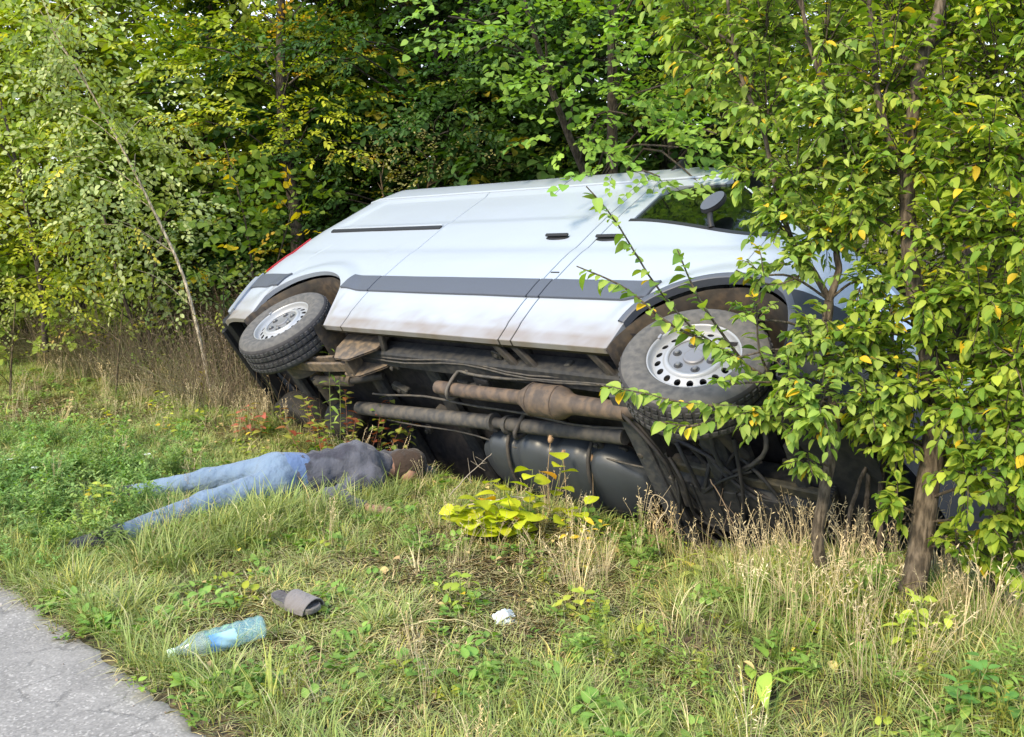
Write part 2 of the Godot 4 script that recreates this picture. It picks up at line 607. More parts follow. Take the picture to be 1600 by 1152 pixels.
func wheel(at: Vector3, sg: float, steer: float, parent: Node3D) -> void:
	var w := Node3D.new()
	w.name = "wheel"
	w.position = at
	w.rotation.y = steer + (0.0 if sg > 0 else PI)
	parent.add_child(w, true)
	var rub := Color(0.055, 0.057, 0.063)
	var dust := Color(0.12, 0.118, 0.12)
	var g := Geo.new()
	var outer := [[0.206, 0.096], [0.212, 0.108], [0.222, 0.113], [0.245, 0.119], [0.262, 0.121], [0.266, 0.1195], [0.272, 0.121], [0.295, 0.117], [0.314, 0.109], [0.327, 0.098]]
	g.lathe(outer, 64, Transform3D.IDENTITY, dust, true)
	g.lathe([[0.327, 0.098], [0.335, 0.088], [0.338, 0.078], [0.338, 0.050]], 64, Transform3D.IDENTITY, rub, true)
	for e in [[0.046, 0.010], [-0.002, -0.044]]:
		g.lathe([[0.339, e[0]], [0.339, e[1]]], 64, Transform3D.IDENTITY, rub)
	for e in [[0.050, 0.046], [0.010, -0.002], [-0.044, -0.050]]:
		g.lathe([[0.339, e[0]], [0.331, e[0] - 0.001], [0.331, e[1] + 0.001], [0.339, e[1]]], 64, Transform3D.IDENTITY, rub * 0.6)
	g.lathe([[0.338, -0.050], [0.338, -0.078], [0.327, -0.1], [0.295, -0.117], [0.25, -0.12], [0.206, -0.1]], 64, Transform3D.IDENTITY, rub * 1.4, true)
	for k in 56:
		for r in [[0.064, 0.012], [-0.064, 0.012], [0.028, 0.013], [-0.024, 0.013]]:
			var a: float = TAU * (k + (0.5 if r[0] > 0 else 0.0)) / 56
			g.box(Vector3(cos(a) * 0.338, sin(a) * 0.338, r[0]), Vector3(0.005, 0.0125, r[1]), Basis(Vector3.BACK, a), 0.002, rub * rf(0.9, 1.5))
	obj("tyre", g, M.rubber, w)
	g = Geo.new()
	var sil := Color(0.36, 0.365, 0.38)
	g.lathe([[0.207, 0.094], [0.212, 0.100], [0.211, 0.106], [0.205, 0.106], [0.200, 0.098], [0.198, 0.085], [0.190, 0.075], [0.187, 0.072]], 56, Transform3D.IDENTITY, sil, true)
	g.lathe([[0.139, 0.090], [0.133, 0.098], [0.126, 0.102], [0.116, 0.102], [0.112, 0.094]], 56, Transform3D.IDENTITY, sil, true)
	g.lathe([[0.112, 0.092], [0.050, 0.090]], 48, Transform3D.IDENTITY, sil * 0.62)
	g.lathe([[0.050, 0.090], [0.047, 0.098], [0.040, 0.101], [0.0, 0.101]], 32, Transform3D.IDENTITY, sil * 0.6)
	g.lathe([[0.206, 0.09], [0.20, 0.02], [0.19, -0.08], [0.206, -0.1]], 40, Transform3D.IDENTITY, sil * 0.35, true)
	# the sloping ring with its row of round holes
	var nh := 18
	for h in nh:
		var ac := TAU * (h + 0.5) / nh
		var rin := []
		var rout := []
		var rback := []
		for k in 17:
			var b := TAU * k / 16.0
			var cr := Vector2(cos(b), sin(b))
			var box := cr / maxf(absf(cr.x), absf(cr.y))
			for e in 3:
				var rr: float = 0.163 + (box.x * 0.0245 if e == 0 else cr.x * 0.0155)
				var aa: float = ac + (box.y * PI / nh if e == 0 else cr.y * 0.0155 / 0.163)
				var zz := lerpf(0.090, 0.072, clampf((rr - 0.139) / 0.048, 0, 1)) - (0.014 if e == 2 else 0.0)
				var p := Vector3(cos(aa) * rr, sin(aa) * rr, zz)
				if e == 0: rout.append(p)
				elif e == 1: rin.append(p)
				else: rback.append(p)
		g.grid([PackedVector3Array(rout), PackedVector3Array(rin)], Vector3(cos(ac) * 0.5, sin(ac) * 0.5, 1), false, false, [_fill(sil, 17), _fill(sil, 17)])
		g.grid([PackedVector3Array(rin), PackedVector3Array(rback)], Vector3(cos(ac) * 0.163, sin(ac) * 0.163, 0.06), false, false, [_fill(sil * 0.3, 17), _fill(sil * 0.2, 17)])
	obj("rim", g, M.rim, w)
	g = Geo.new()
	g.lathe([[0.19, 0.02], [0.0, 0.02]], 40, Transform3D.IDENTITY, Color(0.012, 0.012, 0.013))
	obj("brake_disc", g, M.under, w)
	var bolt := Geo.new()
	bolt.lathe([[0.013, 0.0], [0.013, 0.011], [0.009, 0.016], [0.0, 0.016]], 6, Transform3D.IDENTITY, sil * 0.5)
	bolt.lathe([[0.021, 0.0], [0.019, 0.003], [0.013, 0.003]], 12, Transform3D.IDENTITY, Color(0.06, 0.06, 0.065))
	var bm := bolt.mesh(M.rim)
	for k in 6:
		var a := TAU * k / 6.0
		inst("wheel_bolt", bm, w, Transform3D(Basis.IDENTITY, Vector3(cos(a) * 0.083, sin(a) * 0.083, 0.091)))
	g = Geo.new()
	g.box(Vector3(-0.2, 0.06, 0.109), Vector3(0.006, 0.014, 0.006), Basis.IDENTITY, 0.002, Color(0.3, 0.3, 0.32))
	obj("balance_weight", g, M.rim, w)

func _fill(c: Color, n: int) -> PackedColorArray:
	var p := PackedColorArray()
	p.resize(n)
	p.fill(c)
	return p

func liner(ax: float, ay: float, r: float, sg: float, parent: Node3D) -> void:
	var g := Geo.new()
	var rows := []
	var cols := []
	for i in 33:
		var a := -0.25 + (PI + 0.5) * i / 32.0
		var row := PackedVector3Array()
		var cr := PackedColorArray()
		for j in 8:
			var z := lerpf(0.962, 0.62, j / 7.0)
			var rr := r - 0.006 - 0.02 * ss(0.95, 0.9, z) + 0.01 * nz.get_noise_2d(a * 60.0, z * 200.0)
			row.append(Vector3(ax + cos(a) * rr, maxf(ay + sin(a) * rr, 0.3), z * sg))
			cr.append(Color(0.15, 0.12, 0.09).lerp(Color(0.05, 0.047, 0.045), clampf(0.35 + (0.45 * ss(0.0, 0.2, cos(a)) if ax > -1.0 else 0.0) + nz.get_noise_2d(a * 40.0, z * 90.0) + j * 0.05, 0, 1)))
		rows.append(row)
		cols.append(cr)
	g.grid(rows, Vector3(ax, ay, 0.8 * sg), true, false, cols, true)
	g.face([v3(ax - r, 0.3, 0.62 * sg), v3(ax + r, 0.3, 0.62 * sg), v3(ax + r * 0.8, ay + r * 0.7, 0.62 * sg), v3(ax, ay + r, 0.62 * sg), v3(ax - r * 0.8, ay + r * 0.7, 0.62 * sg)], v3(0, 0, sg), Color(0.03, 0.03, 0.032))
	obj("wheel_housing", g, M.under, parent)

func van() -> void:
	var t := thing("van", "white panel van tipped onto its left side in the ditch, underbody towards the road", "van", Vector3(0.98, 0.04, -4.21))
	t.basis = Basis(Vector3(0.7292, 0.0270, 0.6837), Vector3(0.559, 0.5528, -0.618), Vector3(-0.3946, 0.8329, 0.388)).orthonormalized()
	var sill := 0.345
	var lo := func(x): return arch(x, sill)
	var roof := func(_x): return 1.985
	for sg in [1.0, -1.0]:
		var q := obj("rear_quarter", panel(-4.06, -2.599, lo, roof, sg), M.paint, t)
		strip(-4.055, -3.63, sg, q); strip(-2.872, -2.60, sg, q)
		var sl := obj("sliding_door" if sg > 0 else "load_side", panel(-2.587, -1.205, lo, roof, sg), M.paint, t)
		strip(-2.586, -1.206, sg, sl)
		var bp := obj("door_pillar", panel(-1.193, -1.115, lo, roof, sg), M.paint, t)
		strip(-1.194, -1.114, sg, bp)
		var d := obj("front_door", panel(-1.103, -0.03, lo, func(x): return belt(x), sg), M.paint, t)
		strip(-1.102, -0.40, sg, d)
		# the frame round the door window
		var g := Geo.new()
		var fr := panel(-1.104, -0.985, func(x): return belt(x) + 0.001, func(x): return 1.97, sg)
		g.add(fr, Transform3D.IDENTITY)
		g.add(panel(-0.985, -0.60, func(x): return 1.885, func(x): return 1.97, sg), Transform3D.IDENTITY)
		obj("window_frame", g, M.paint, d)
		var top := func(x): return minf(1.89, 1.89 - (x + 0.52) * 1.05) if x > -0.52 else 1.89 - 0.12 * ss(-0.82, -0.99, x)
		obj("window_seal", panel(-1.0, 0.0, func(x): return belt(x) - 0.012, func(x): return belt(x) + 0.012, sg, 0.03, 0.004, 0.02, true), M.black, d)
		obj("window_pane", panel(-0.99, 0.0, func(x): return belt(x), top, sg, 0.05, -0.012, 0.0, true), M.glass, d)
		# handle: a dished grip with a bar across
		for h in ([[-1.42, 1.272, sl], [-1.02, 1.248, d]] if sg > 0 else [[-1.02, 1.248, d]]):
			var hg := Geo.new()
			hg.lathe([[0.0, 0.004], [0.03, 0.006], [0.042, 0.004], [0.05, -0.006]], 20, Transform3D(Basis(Vector3(2.0, 0, 0), Vector3(0, 0.62, 0), Vector3(0, 0, sg)), skin(h[0], h[1], sg)), Color.WHITE, true)
			hg.box(skin(h[0], h[1] + 0.004, sg, 0.018), Vector3(0.088, 0.012, 0.008), Basis.IDENTITY, 0.006)
			obj("door_handle", hg, M.black, h[2])
		# front wing and its black arch lip
		var wing := obj("front_wing", panel(-0.022, 0.90, func(x): return arch(x, 0.752), func(x): return hood_y(x), sg), M.paint, t)
		var lip := Geo.new()
		var rows := []
		var rin := []
		var rot := []
		for i in 41:
			var a := lerpf(0.30, PI - 0.25, i / 40.0)
			var qq := []
			for e in [[0.452, -0.03], [0.452, 0.010], [0.460, 0.016], [0.488, 0.014], [0.494, 0.008], [0.494, -0.01]]:
				qq.append(skin(cos(a) * e[0], 0.37 + sin(a) * e[0], sg, e[1]))
			rin.append(PackedVector3Array([qq[0], qq[1]]))
			rows.append(PackedVector3Array([qq[1], qq[2], qq[3], qq[4]]))
			rot.append(PackedVector3Array([qq[4], qq[5]]))
		lip.grid(rows, v3(0, 0, sg))
		lip.grid(rin, v3(0, 0.37, 0.95 * sg), true, false, [], true)
		lip.grid(rot, v3(0, 0.37, 0.95 * sg), true)
		obj("arch_trim", lip, M.plastic, wing)
		liner(0.0, 0.37, 0.46, sg, t)
		liner(-3.25, 0.39, 0.45, sg, t)
		wheel(v3(0.0, 0.335, 0.855 * sg), sg, 0.18 if sg > 0 else 0.18, t)
		wheel(v3(-3.25, 0.34, 0.855 * sg), sg, 0.0, t)
		# rear corner bumper and lamp
		obj("rear_bumper_corner", panel(-4.10, -3.985, func(x): return 0.43, func(x): return 0.83, sg, 0.02, 0.02, 0.05, true), M.grey_bumper, t)
		var tl := Geo.new()
		tl.add(panel(-4.075, -4.0, func(x): return 0.92, func(x): return 1.36, sg, 0.02, 0.012, 0.03, true), Transform3D.IDENTITY)
		obj("tail_light", tl, M.red_lens, t)
		# A pillar
		var ap := Geo.new()
		ap.grid([PackedVector3Array([skin(-0.60, 1.97, sg, -0.005), skin(-0.52, 1.89, sg), v3(-0.50, 1.93, 0.83 * sg)]), PackedVector3Array([skin(-0.3, 1.70, sg, -0.005), skin(-0.28, 1.65, sg, 0.004), v3(-0.18, 1.66, 0.86 * sg)]), PackedVector3Array([skin(0.0, 1.36, sg, -0.005), skin(0.04, 1.30, sg, 0.004), v3(0.16, 1.32, 0.88 * sg)])], v3(0.3, 0.3, sg))
		obj("front_pillar", ap, M.paint, t)
		# mirror on its arm
		var mi := Geo.new()
		mi.tube(smooth_path([skin(-0.40, 1.34, sg), skin(-0.42, 1.38, sg, 0.03), skin(-0.45, 1.45, sg, 0.05)], 6), 0.018, 0.015, 8)
		mi.lathe([[0.0, -0.06], [0.07, -0.055], [0.105, -0.03], [0.115, 0.0], [0.11, 0.05]], 20, Transform3D(Basis(Vector3(0.1, 0.85, 0), Vector3(-0.5, 0.1, 0), Vector3(0, -0.1, 0.4 * sg)), skin(-0.45, 1.50, sg, 0.06)), Color.WHITE, true)
		var mo := obj("wing_mirror", mi, M.black, t)
		var mg := Geo.new()
		mg.lathe([[0.106, 0.045], [0.0, 0.045]], 24, Transform3D(Basis(Vector3(0.1, 0.85, 0), Vector3(-0.5, 0.1, 0), Vector3(0, -0.1, 0.4 * sg)), skin(-0.45, 1.50, sg, 0.064)))
		obj("mirror_face", mg, M.mirror_glass, mo)
		# headlamp
		var hl := panel(0.62, 0.905, func(x): return 0.765, func(x): return hood_y(x) - 0.03, sg, 0.03, 0.010, 0.03, true)
		obj("headlight", hl, M.chrome, t)
	# sliding door rail on the right rear quarter
	var rg := Geo.new()
	rg.box(skin(-3.24, 1.437, 1.0, 0.004), Vector3(0.635, 0.017, 0.008), Basis(Vector3.RIGHT, 0.05), 0.004)
	obj("door_rail", rg, M.black, t)
	rg = Geo.new()
	rg.box(skin(-3.24, 1.458, 1.0, 0.006), Vector3(0.64, 0.006, 0.013), Basis.IDENTITY, 0.004, Color(0.36, 0.405, 0.475))
	obj("rail_cover", rg, M.paint, t)
	rg = Geo.new()
	rg.box(skin(-1.155, 0.885, 1.0, 0.001), Vector3(0.03, 0.004, 0.003), Basis.IDENTITY, 0.001)
	obj("pillar_badge", rg, M.black, t)
	# roof
	var g := Geo.new()
	var rows := []
	var cols := []
	for i in 60:
		var x := lerpf(-4.06, -0.60, i / 59.0)
		var half := []
		for y in [1.99, 2.03, 2.10, 2.2, 2.27, 2.34, 2.39, 2.43, 2.455, 2.47, 2.478, 2.48]:
			half.append(skin(x, y, 1.0))
		var row := PackedVector3Array()
		var rib := 0.012 * (1.0 if i % 8 < 4 else 0.0)
		for p in half: row.append(p - (v3(0, rib, 0) if p.y > 2.44 else Vector3.ZERO))
		for k in range(half.size() - 2, -1, -1):
			row.append(v3(half[k].x, half[k].y - (rib if half[k].y > 2.44 else 0.0), -half[k].z))
		for k in row.size():
			row[k].y -= 0.16 * ss(-1.1, -0.45, x) * ss(1.98, 2.3, row[k].y)
		rows.append(row)
		cols.append(_fill(Color(0.36, 0.405, 0.475), row.size()))
	g.grid(rows, v3(-2, 1.2, 0), true, false, cols)
	var ro := obj("roof", g, M.paint, t)
	for sg in [1.0, -1.0]:
		g = Geo.new()
		var rail := []
		for i in 24: rail.append(skin(lerpf(-4.02, -0.62, i / 23.0), 1.986, sg, 0.003))
		g.tube(rail, 0.011, 0.011, 6, Color(0.36, 0.405, 0.475))
		obj("drip_rail", g, M.paint, ro)
	# windscreen, bonnet, nose
	g = Geo.new()
	rows = []
	for i in 9:
		var row := PackedVector3Array()
		for j in 13:
			var f := i / 8.0
			var z := lerpf(0.80, 0.86, f) * (j - 6) / 6.0
			row.append(v3(lerpf(-0.55, 0.20, f) + 0.10 * (1.0 - pow(z / 0.86, 2)), lerpf(2.28, 1.28, f), z))
		rows.append(row)
	g.grid(rows, v3(1, 1, 0))
	obj("windscreen", g, M.glass, t)
	g = Geo.new()
	rows = []
	cols = []
	for i in 16:
		var row := PackedVector3Array()
		var x := lerpf(0.06, 0.90, i / 15.0)
		for j in 17:
			var f := (j - 8) / 8.0
			var e := skin(x, hood_y(x), 1.0).z - 0.004
			row.append(v3(skin(x, hood_y(x), 1.0).x + 0.18 * (1.0 - f * f) * x / 0.9, hood_y(x) + 0.05 * (1.0 - pow(absf(f), 3.0)), e * f))
		rows.append(row)
		cols.append(_fill(Color(0.36, 0.405, 0.475), 17))
	g.grid(rows, Vector3.UP, false, false, cols)
	obj("bonnet", g, M.paint, t)
	for part in [["nose_panel", 0.752, 0.985, M.paint, 0.0], ["grille", 0.78, 0.93, M.black, 0.012], ["front_bumper", 0.30, 0.748, M.bumper, 0.03]]:
		g = Geo.new()
		rows = []
		cols = []
		var wide := 0.45 if part[0] == "grille" else 1.0
		for i in 7:
			var row := PackedVector3Array()
			var y := lerpf(part[1], part[2], i / 6.0)
			for j in 33:
				var f := (j - 16) / 16.0 * wide
				var e := skin(0.9, y, 1.0).z + (0.004 if part[0] == "front_bumper" else 0.0)
				row.append(v3(0.732 + part[4] + 0.24 * (1.0 - f * f), y, e * f))
			rows.append(row)
			cols.append(_fill(Color(0.36, 0.405, 0.475), 33))
		g.grid(rows, v3(1, 0, 0), false, false, cols)
		if part[0] == "front_bumper":
			for sg in [1.0, -1.0]:
				g.add(panel(0.02, 0.93, func(x): return arch(x, 0.30), func(x): return maxf(arch(x, 0.30), 0.748), sg, 0.03, 0.012, 0.03, true), Transform3D.IDENTITY)
		obj(part[0], g, part[3], t)
	# rear doors and bumper bar
	g = Geo.new()
	for sg in [1.0, -1.0]:
		rows = []
		cols = []
		for i in 24:
			var y := lerpf(0.55, 2.34, i / 23.0)
			var e := skin(-4.06, y, 1.0)
			rows.append(PackedVector3Array([v3(e.x - 0.012, y, 0.006 * sg), v3(e.x - 0.012, y, e.z * 0.5 * sg), v3(e.x - 0.008, y, (e.z - 0.03) * sg), v3(e.x + 0.02, y, (e.z - 0.006) * sg)]))
			cols.append(_fill(Color(0.36, 0.405, 0.475), 4))
		var rd := Geo.new()
		rd.grid(rows, v3(-1, 0, 0), false, false, cols)
		obj("rear_door", rd, M.paint, t)
	g.box(v3(-4.16, 0.56, 0), v3(0.05, 0.11, 0.90), Basis.IDENTITY, 0.03)
	obj("rear_bumper", g, M.grey_bumper, t)
	g = Geo.new()
	g.box(v3(-4.10, 0.40, 0.0), v3(0.04, 0.055, 0.90), Basis.IDENTITY, 0.02)
	g.box(v3(-4.12, 0.335, -0.02), v3(0.016, 0.04, 0.86), Basis(Vector3.BACK, 0.3), 0.012)
	obj("rear_valance", g, M.black, t)
	# inner shell so that gaps and windows look into a dark cab
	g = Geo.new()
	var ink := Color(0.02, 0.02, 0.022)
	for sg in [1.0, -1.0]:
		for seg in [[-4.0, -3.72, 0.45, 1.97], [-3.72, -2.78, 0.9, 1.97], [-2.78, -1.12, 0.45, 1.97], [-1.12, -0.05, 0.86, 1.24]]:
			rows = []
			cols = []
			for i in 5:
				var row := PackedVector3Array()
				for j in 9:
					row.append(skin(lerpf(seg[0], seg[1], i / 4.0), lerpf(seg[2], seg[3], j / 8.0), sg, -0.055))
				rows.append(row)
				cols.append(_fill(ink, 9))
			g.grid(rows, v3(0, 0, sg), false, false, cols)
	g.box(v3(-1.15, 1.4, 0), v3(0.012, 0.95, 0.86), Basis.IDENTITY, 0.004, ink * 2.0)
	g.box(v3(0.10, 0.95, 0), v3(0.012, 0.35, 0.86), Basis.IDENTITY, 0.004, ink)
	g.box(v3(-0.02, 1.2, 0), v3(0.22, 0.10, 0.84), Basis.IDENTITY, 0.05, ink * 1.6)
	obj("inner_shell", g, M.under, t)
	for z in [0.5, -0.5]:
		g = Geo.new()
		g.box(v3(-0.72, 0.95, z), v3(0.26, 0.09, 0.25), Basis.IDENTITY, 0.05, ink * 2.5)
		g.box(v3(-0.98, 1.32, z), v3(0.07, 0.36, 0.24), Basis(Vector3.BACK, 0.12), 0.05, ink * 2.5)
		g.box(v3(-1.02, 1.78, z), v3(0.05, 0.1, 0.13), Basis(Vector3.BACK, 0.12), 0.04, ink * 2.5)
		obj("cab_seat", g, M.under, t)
	underbody(t)

func bar(g: Geo, a: Vector3, b: Vector3, w: float, h: float, col: Color, bev := 0.006, up := Vector3.UP) -> void:
	var d := (b - a).normalized()
	var s := d.cross(up).normalized()
	g.box((a + b) / 2.0, Vector3(a.distance_to(b) / 2.0, h / 2.0, w / 2.0), Basis(d, s.cross(d), s), bev, col)

func underbody(t: Node3D) -> void:
	var dk := Color(0.035, 0.037, 0.043)
	var md := Color(0.085, 0.082, 0.08)
	var br := Color(0.20, 0.165, 0.13)
	var pl := Color(0.03, 0.034, 0.042)
	var g := Geo.new()
	# floor: corrugated sheet
	var rows := []
	var cols := []
	for i in 120:
		var row := PackedVector3Array()
		var x := lerpf(-4.12, 0.2, i / 119.0)
		for j in 30:
			var z := lerpf(-0.93, 0.93, j / 29.0)
			row.append(v3(x, 0.47 + 0.012 * (1.0 if i % 6 < 3 else 0.0) + 0.05 * ss(0.35, 0.0, absf(z)), z))
		rows.append(row)
		cols.append(_fill(Color(0.045, 0.047, 0.055), 30))
	g.grid(rows, Vector3.DOWN, false, false, cols)
	var inner := func(sg):
		# the sill's inner face and its folded seam
		g.grid([PackedVector3Array([v3(-2.80, 0.345, 0.945 * sg), v3(-0.45, 0.345, 0.945 * sg)]), PackedVector3Array([v3(-2.80, 0.35, 0.89 * sg), v3(-0.45, 0.35, 0.89 * sg)]), PackedVector3Array([v3(-2.80, 0.48, 0.88 * sg), v3(-0.45, 0.48, 0.88 * sg)])], v3(0, -1, -sg * 0.4), false, false, [_fill(br, 2), _fill(md, 2), _fill(dk, 2)])
	inner.call(1.0)
	inner.call(-1.0)
	obj("floor_pan", g, M.under, t)
	for sg in [1.0, -1.0]:
		g = Geo.new()
		bar(g, v3(-2.75, 0.40, 0.70 * sg), v3(-0.35, 0.40, 0.70 * sg), 0.12, 0.13, dk * 1.5, 0.012)
		bar(g, v3(-2.75, 0.40, 0.70 * sg), v3(-3.25, 0.50, 0.58 * sg), 0.10, 0.12, dk * 1.5, 0.012)
		bar(g, v3(-3.25, 0.50, 0.58 * sg), v3(-4.1, 0.46, 0.56 * sg), 0.10, 0.12, dk * 1.3, 0.012)
		bar(g, v3(-0.35, 0.40, 0.70 * sg), v3(0.85, 0.42, 0.46 * sg), 0.10, 0.14, dk * 1.3, 0.012)
		obj("frame_rail", g, M.under, t)
		for x in [-1.28, -1.14, -0.62, -2.25]:
			g = Geo.new()
			bar(g, v3(x, 0.37, 0.90 * sg), v3(x + (0.16 if x > -2 else -0.1), 0.36, 0.64 * sg), 0.045, 0.03, md * 0.8, 0.006)
			obj("outrigger", g, M.under, t)
	for x in [-2.05, -2.7, -3.75]:
		g = Geo.new()
		bar(g, v3(x, 0.44, -0.66), v3(x, 0.44, 0.66), 0.11, 0.06, dk * 1.7, 0.012)
		obj("cross_member", g, M.under, t)
	# the big pressed cross member behind the engine
	g = Geo.new()
	bar(g, v3(-0.46, 0.27, 0.72), v3(-0.36, 0.215, -0.55), 0.10, 0.035, Color(0.075, 0.085, 0.10), 0.008)
	bar(g, v3(-0.40, 0.31, 0.72), v3(-0.30, 0.25, -0.55), 0.03, 0.07, Color(0.06, 0.068, 0.08), 0.008)
	for z in [0.62, 0.33, 0.05]:
		g.lathe([[0.022, 0.0], [0.022, 0.008], [0.012, 0.014], [0.0, 0.014]], 6, Transform3D(Basis(Vector3.RIGHT, PI / 2), v3(-0.455, 0.245, z)), md)
	obj("gearbox_support", g, M.under, t)
	# exhaust with its catalyst
	g = Geo.new()
	var rust := Color(0.165, 0.13, 0.11)
	g.tube(smooth_path(pts([-1.86, 0.285, 0.575, -1.5, 0.27, 0.59, -1.12, 0.262, 0.61]), 8), 0.041, 0.041, 16, rust)
	var cat := []
	for e in [[-1.15, 0.041], [-1.11, 0.060], [-1.07, 0.085], [-1.05, 0.090], [-0.87, 0.090], [-0.84, 0.084], [-0.80, 0.060], [-0.76, 0.052], [-0.62, 0.050], [-0.44, 0.048]]:
		cat.append([e[1], e[0]])
	g.lathe(cat, 24, Transform3D(Basis(Vector3(0, 1, 0), Vector3(0, 0, 1), Vector3(1, 0, 0)), v3(0.0, 0.262, 0.61)), rust * 0.95, true)
	g.tube(smooth_path(pts([-0.46, 0.262, 0.62, -0.15, 0.29, 0.60, 0.1, 0.36, 0.45]), 6), 0.04, 0.04, 12, rust * 0.8)
	for x in [-1.055, -0.88]:
		g.lathe([[0.088, 0.0], [0.094, 0.002], [0.094, 0.010], [0.088, 0.012]], 24, Transform3D(Basis(Vector3(0, 1, 0), Vector3(0, 0, 1), Vector3(1, 0, 0)), v3(x, 0.262, 0.61)), rust * 0.8)
	var ex := obj("exhaust", g, M.under, t)
	g = Geo.new()
	g.tube(smooth_path(pts([-1.72, 0.30, 0.52, -1.72, 0.225, 0.55, -1.71, 0.225, 0.61, -1.71, 0.30, 0.64, -1.66, 0.34, 0.68]), 12), 0.011, 0.011, 6, md * 1.8)
	g.tube(smooth_path(pts([-1.66, 0.34, 0.68, -1.5, 0.31, 0.69, -1.3, 0.32, 0.68, -1.05, 0.32, 0.70, -0.9, 0.33, 0.69, -0.6, 0.34, 0.70]), 14), 0.009, 0.009, 6, md * 1.6)
	obj("exhaust_hanger", g, M.under, ex)
	g = Geo.new()
	for e in [[0.72, 0.325, 0.006], [0.735, 0.335, 0.006], [0.44, 0.30, 0.008], [0.20, 0.27, 0.006]]:
		var p := []
		for k in 14:
			var x := lerpf(-2.6, -0.4, k / 13.0)
			p.append(v3(x, e[1] + 0.012 * sin(x * 7.0 + e[0] * 9.0), e[0] + 0.018 * sin(x * 4.0 + e[0] * 20.0)))
		g.tube(p, e[2], e[2], 5, md * 1.3)
	obj("brake_line", g, M.under, t)
	# prop shaft in two lengths with joints
	g = Geo.new()
	var steel := Color(0.13, 0.13, 0.135)
	g.tube([v3(-2.9, 0.30, 0.24), v3(-1.52, 0.29, 0.335)], 0.047, 0.047, 16, steel)
	g.tube([v3(-1.52, 0.29, 0.335), v3(-1.44, 0.29, 0.34)], 0.034, 0.034, 12, steel * 0.7)
	g.tube([v3(-1.44, 0.29, 0.34), v3(-0.55, 0.285, 0.40)], 0.043, 0.043, 16, steel * 0.75)
	for x in [-1.54, -1.42]:
		g.tube([v3(x, 0.29, 0.336), v3(x + 0.025, 0.29, 0.338)], 0.058, 0.058, 16, steel * 0.8)
	g.tube(smooth_path(pts([-1.30, 0.38, 0.28, -1.30, 0.23, 0.31, -1.29, 0.225, 0.37, -1.28, 0.38, 0.42]), 8), 0.014, 0.014, 6, md)
	obj("prop_shaft", g, M.under, t)
	# fuel tank: a rounded black plastic body with pressed waves
	g = Geo.new()
	rows = []
	cols = []
	for i in 61:
		var f := i / 60.0
		var x := lerpf(-1.78, -0.52, f)
		var rr := 0.165 * sqrt(maxf(0.0, 1.0 - pow(absf(f * 2.0 - 1.0), 5.0)))
		rr *= 1.0 - 0.16 * pow(absf(sin(f * PI * 4.6 + 0.5)), 5.0) + 0.03 * sin(f * 20.0)
		var row := PackedVector3Array()
		for k in 25:
			var a := TAU * k / 24.0
			var e := 1.0 / pow(pow(absf(cos(a)), 3.0) + pow(absf(sin(a)), 3.0), 1.0 / 3.0)
			row.append(v3(x, 0.33 + sin(a) * rr * e * 0.85, -0.02 + cos(a) * (rr * e * 1.65)))
		rows.append(row)
		cols.append(_fill(pl * 1.5, 25))
	g.grid(rows, v3(-1.15, 0.33, -0.02), true, true, cols)
	var tank := obj("fuel_tank", g, M.tank, t)
	g = Geo.new()
	for x in [-1.45, -0.85]:
		var p := []
		for k in 14:
			var a := lerpf(-PI - 0.2, 0.2, k / 13.0)
			p.append(v3(x, 0.33 + sin(a) * 0.152, -0.02 + cos(a) * 0.285))
		g.tube(p, 0.012, 0.012, 5, md)
	obj("tank_strap", g, M.under, tank)
	# engine bay underside: sump, subframe, arms, rods, cables
	g = Geo.new()
	g.box(v3(0.12, 0.33, 0.05), v3(0.34, 0.12, 0.20), Basis.IDENTITY, 0.05, dk * 1.4)
	for k in 6:
		bar(g, v3(-0.18 + k * 0.12, 0.208, -0.12), v3(-0.18 + k * 0.12, 0.208, 0.22), 0.016, 0.012, dk * 1.2, 0.003)
	g.box(v3(-0.25, 0.34, 0.08), v3(0.16, 0.09, 0.15), Basis.IDENTITY, 0.05, Color(0.10, 0.10, 0.105))
	obj("engine_sump", g, M.under, t)
	g = Geo.new()
	bar(g, v3(0.02, 0.24, -0.62), v3(0.02, 0.24, 0.60), 0.13, 0.05, dk * 1.5, 0.015)
	bar(g, v3(0.40, 0.27, -0.60), v3(0.40, 0.27, 0.55), 0.07, 0.05, dk * 1.5, 0.015)
	bar(g, v3(-0.30, 0.25, 0.30), v3(0.55, 0.25, 0.26), 0.06, 0.04, Color(0.085, 0.08, 0.06), 0.008)
	bar(g, v3(-0.20, 0.22, -0.25), v3(0.60, 0.24, -0.30), 0.06, 0.04, dk * 1.6, 0.008)
	for k in 7:
		bar(g, v3(0.52, 0.22 + 0.016 * k, -0.45), v3(0.52, 0.22 + 0.016 * k, 0.30), 0.05, 0.006, dk * 1.5, 0.002)
	obj("subframe", g, M.under, t)
	for sg in [1.0, -1.0]:
		g = Geo.new()
		bar(g, v3(0.16, 0.25, 0.42 * sg), v3(0.02, 0.215, 0.76 * sg), 0.07, 0.035, md * 0.8, 0.012)
		bar(g, v3(-0.22, 0.25, 0.46 * sg), v3(0.0, 0.215, 0.76 * sg), 0.06, 0.035, md * 0.8, 0.012)
		g.tube([v3(0.0, 0.19, 0.76 * sg), v3(0.0, 0.30, 0.78 * sg)], 0.04, 0.035, 12, md)
		g.tube([v3(-0.12, 0.29, 0.30 * sg), v3(-0.13, 0.29, 0.74 * sg)], 0.014, 0.014, 8, md)
		g.tube([v3(0.0, 0.34, 0.60 * sg), v3(0.0, 0.34, 0.80 * sg)], 0.10, 0.10, 18, dk)
		obj("front_suspension", g, M.under, t)
		# leaf spring with its clamps
		g = Geo.new()
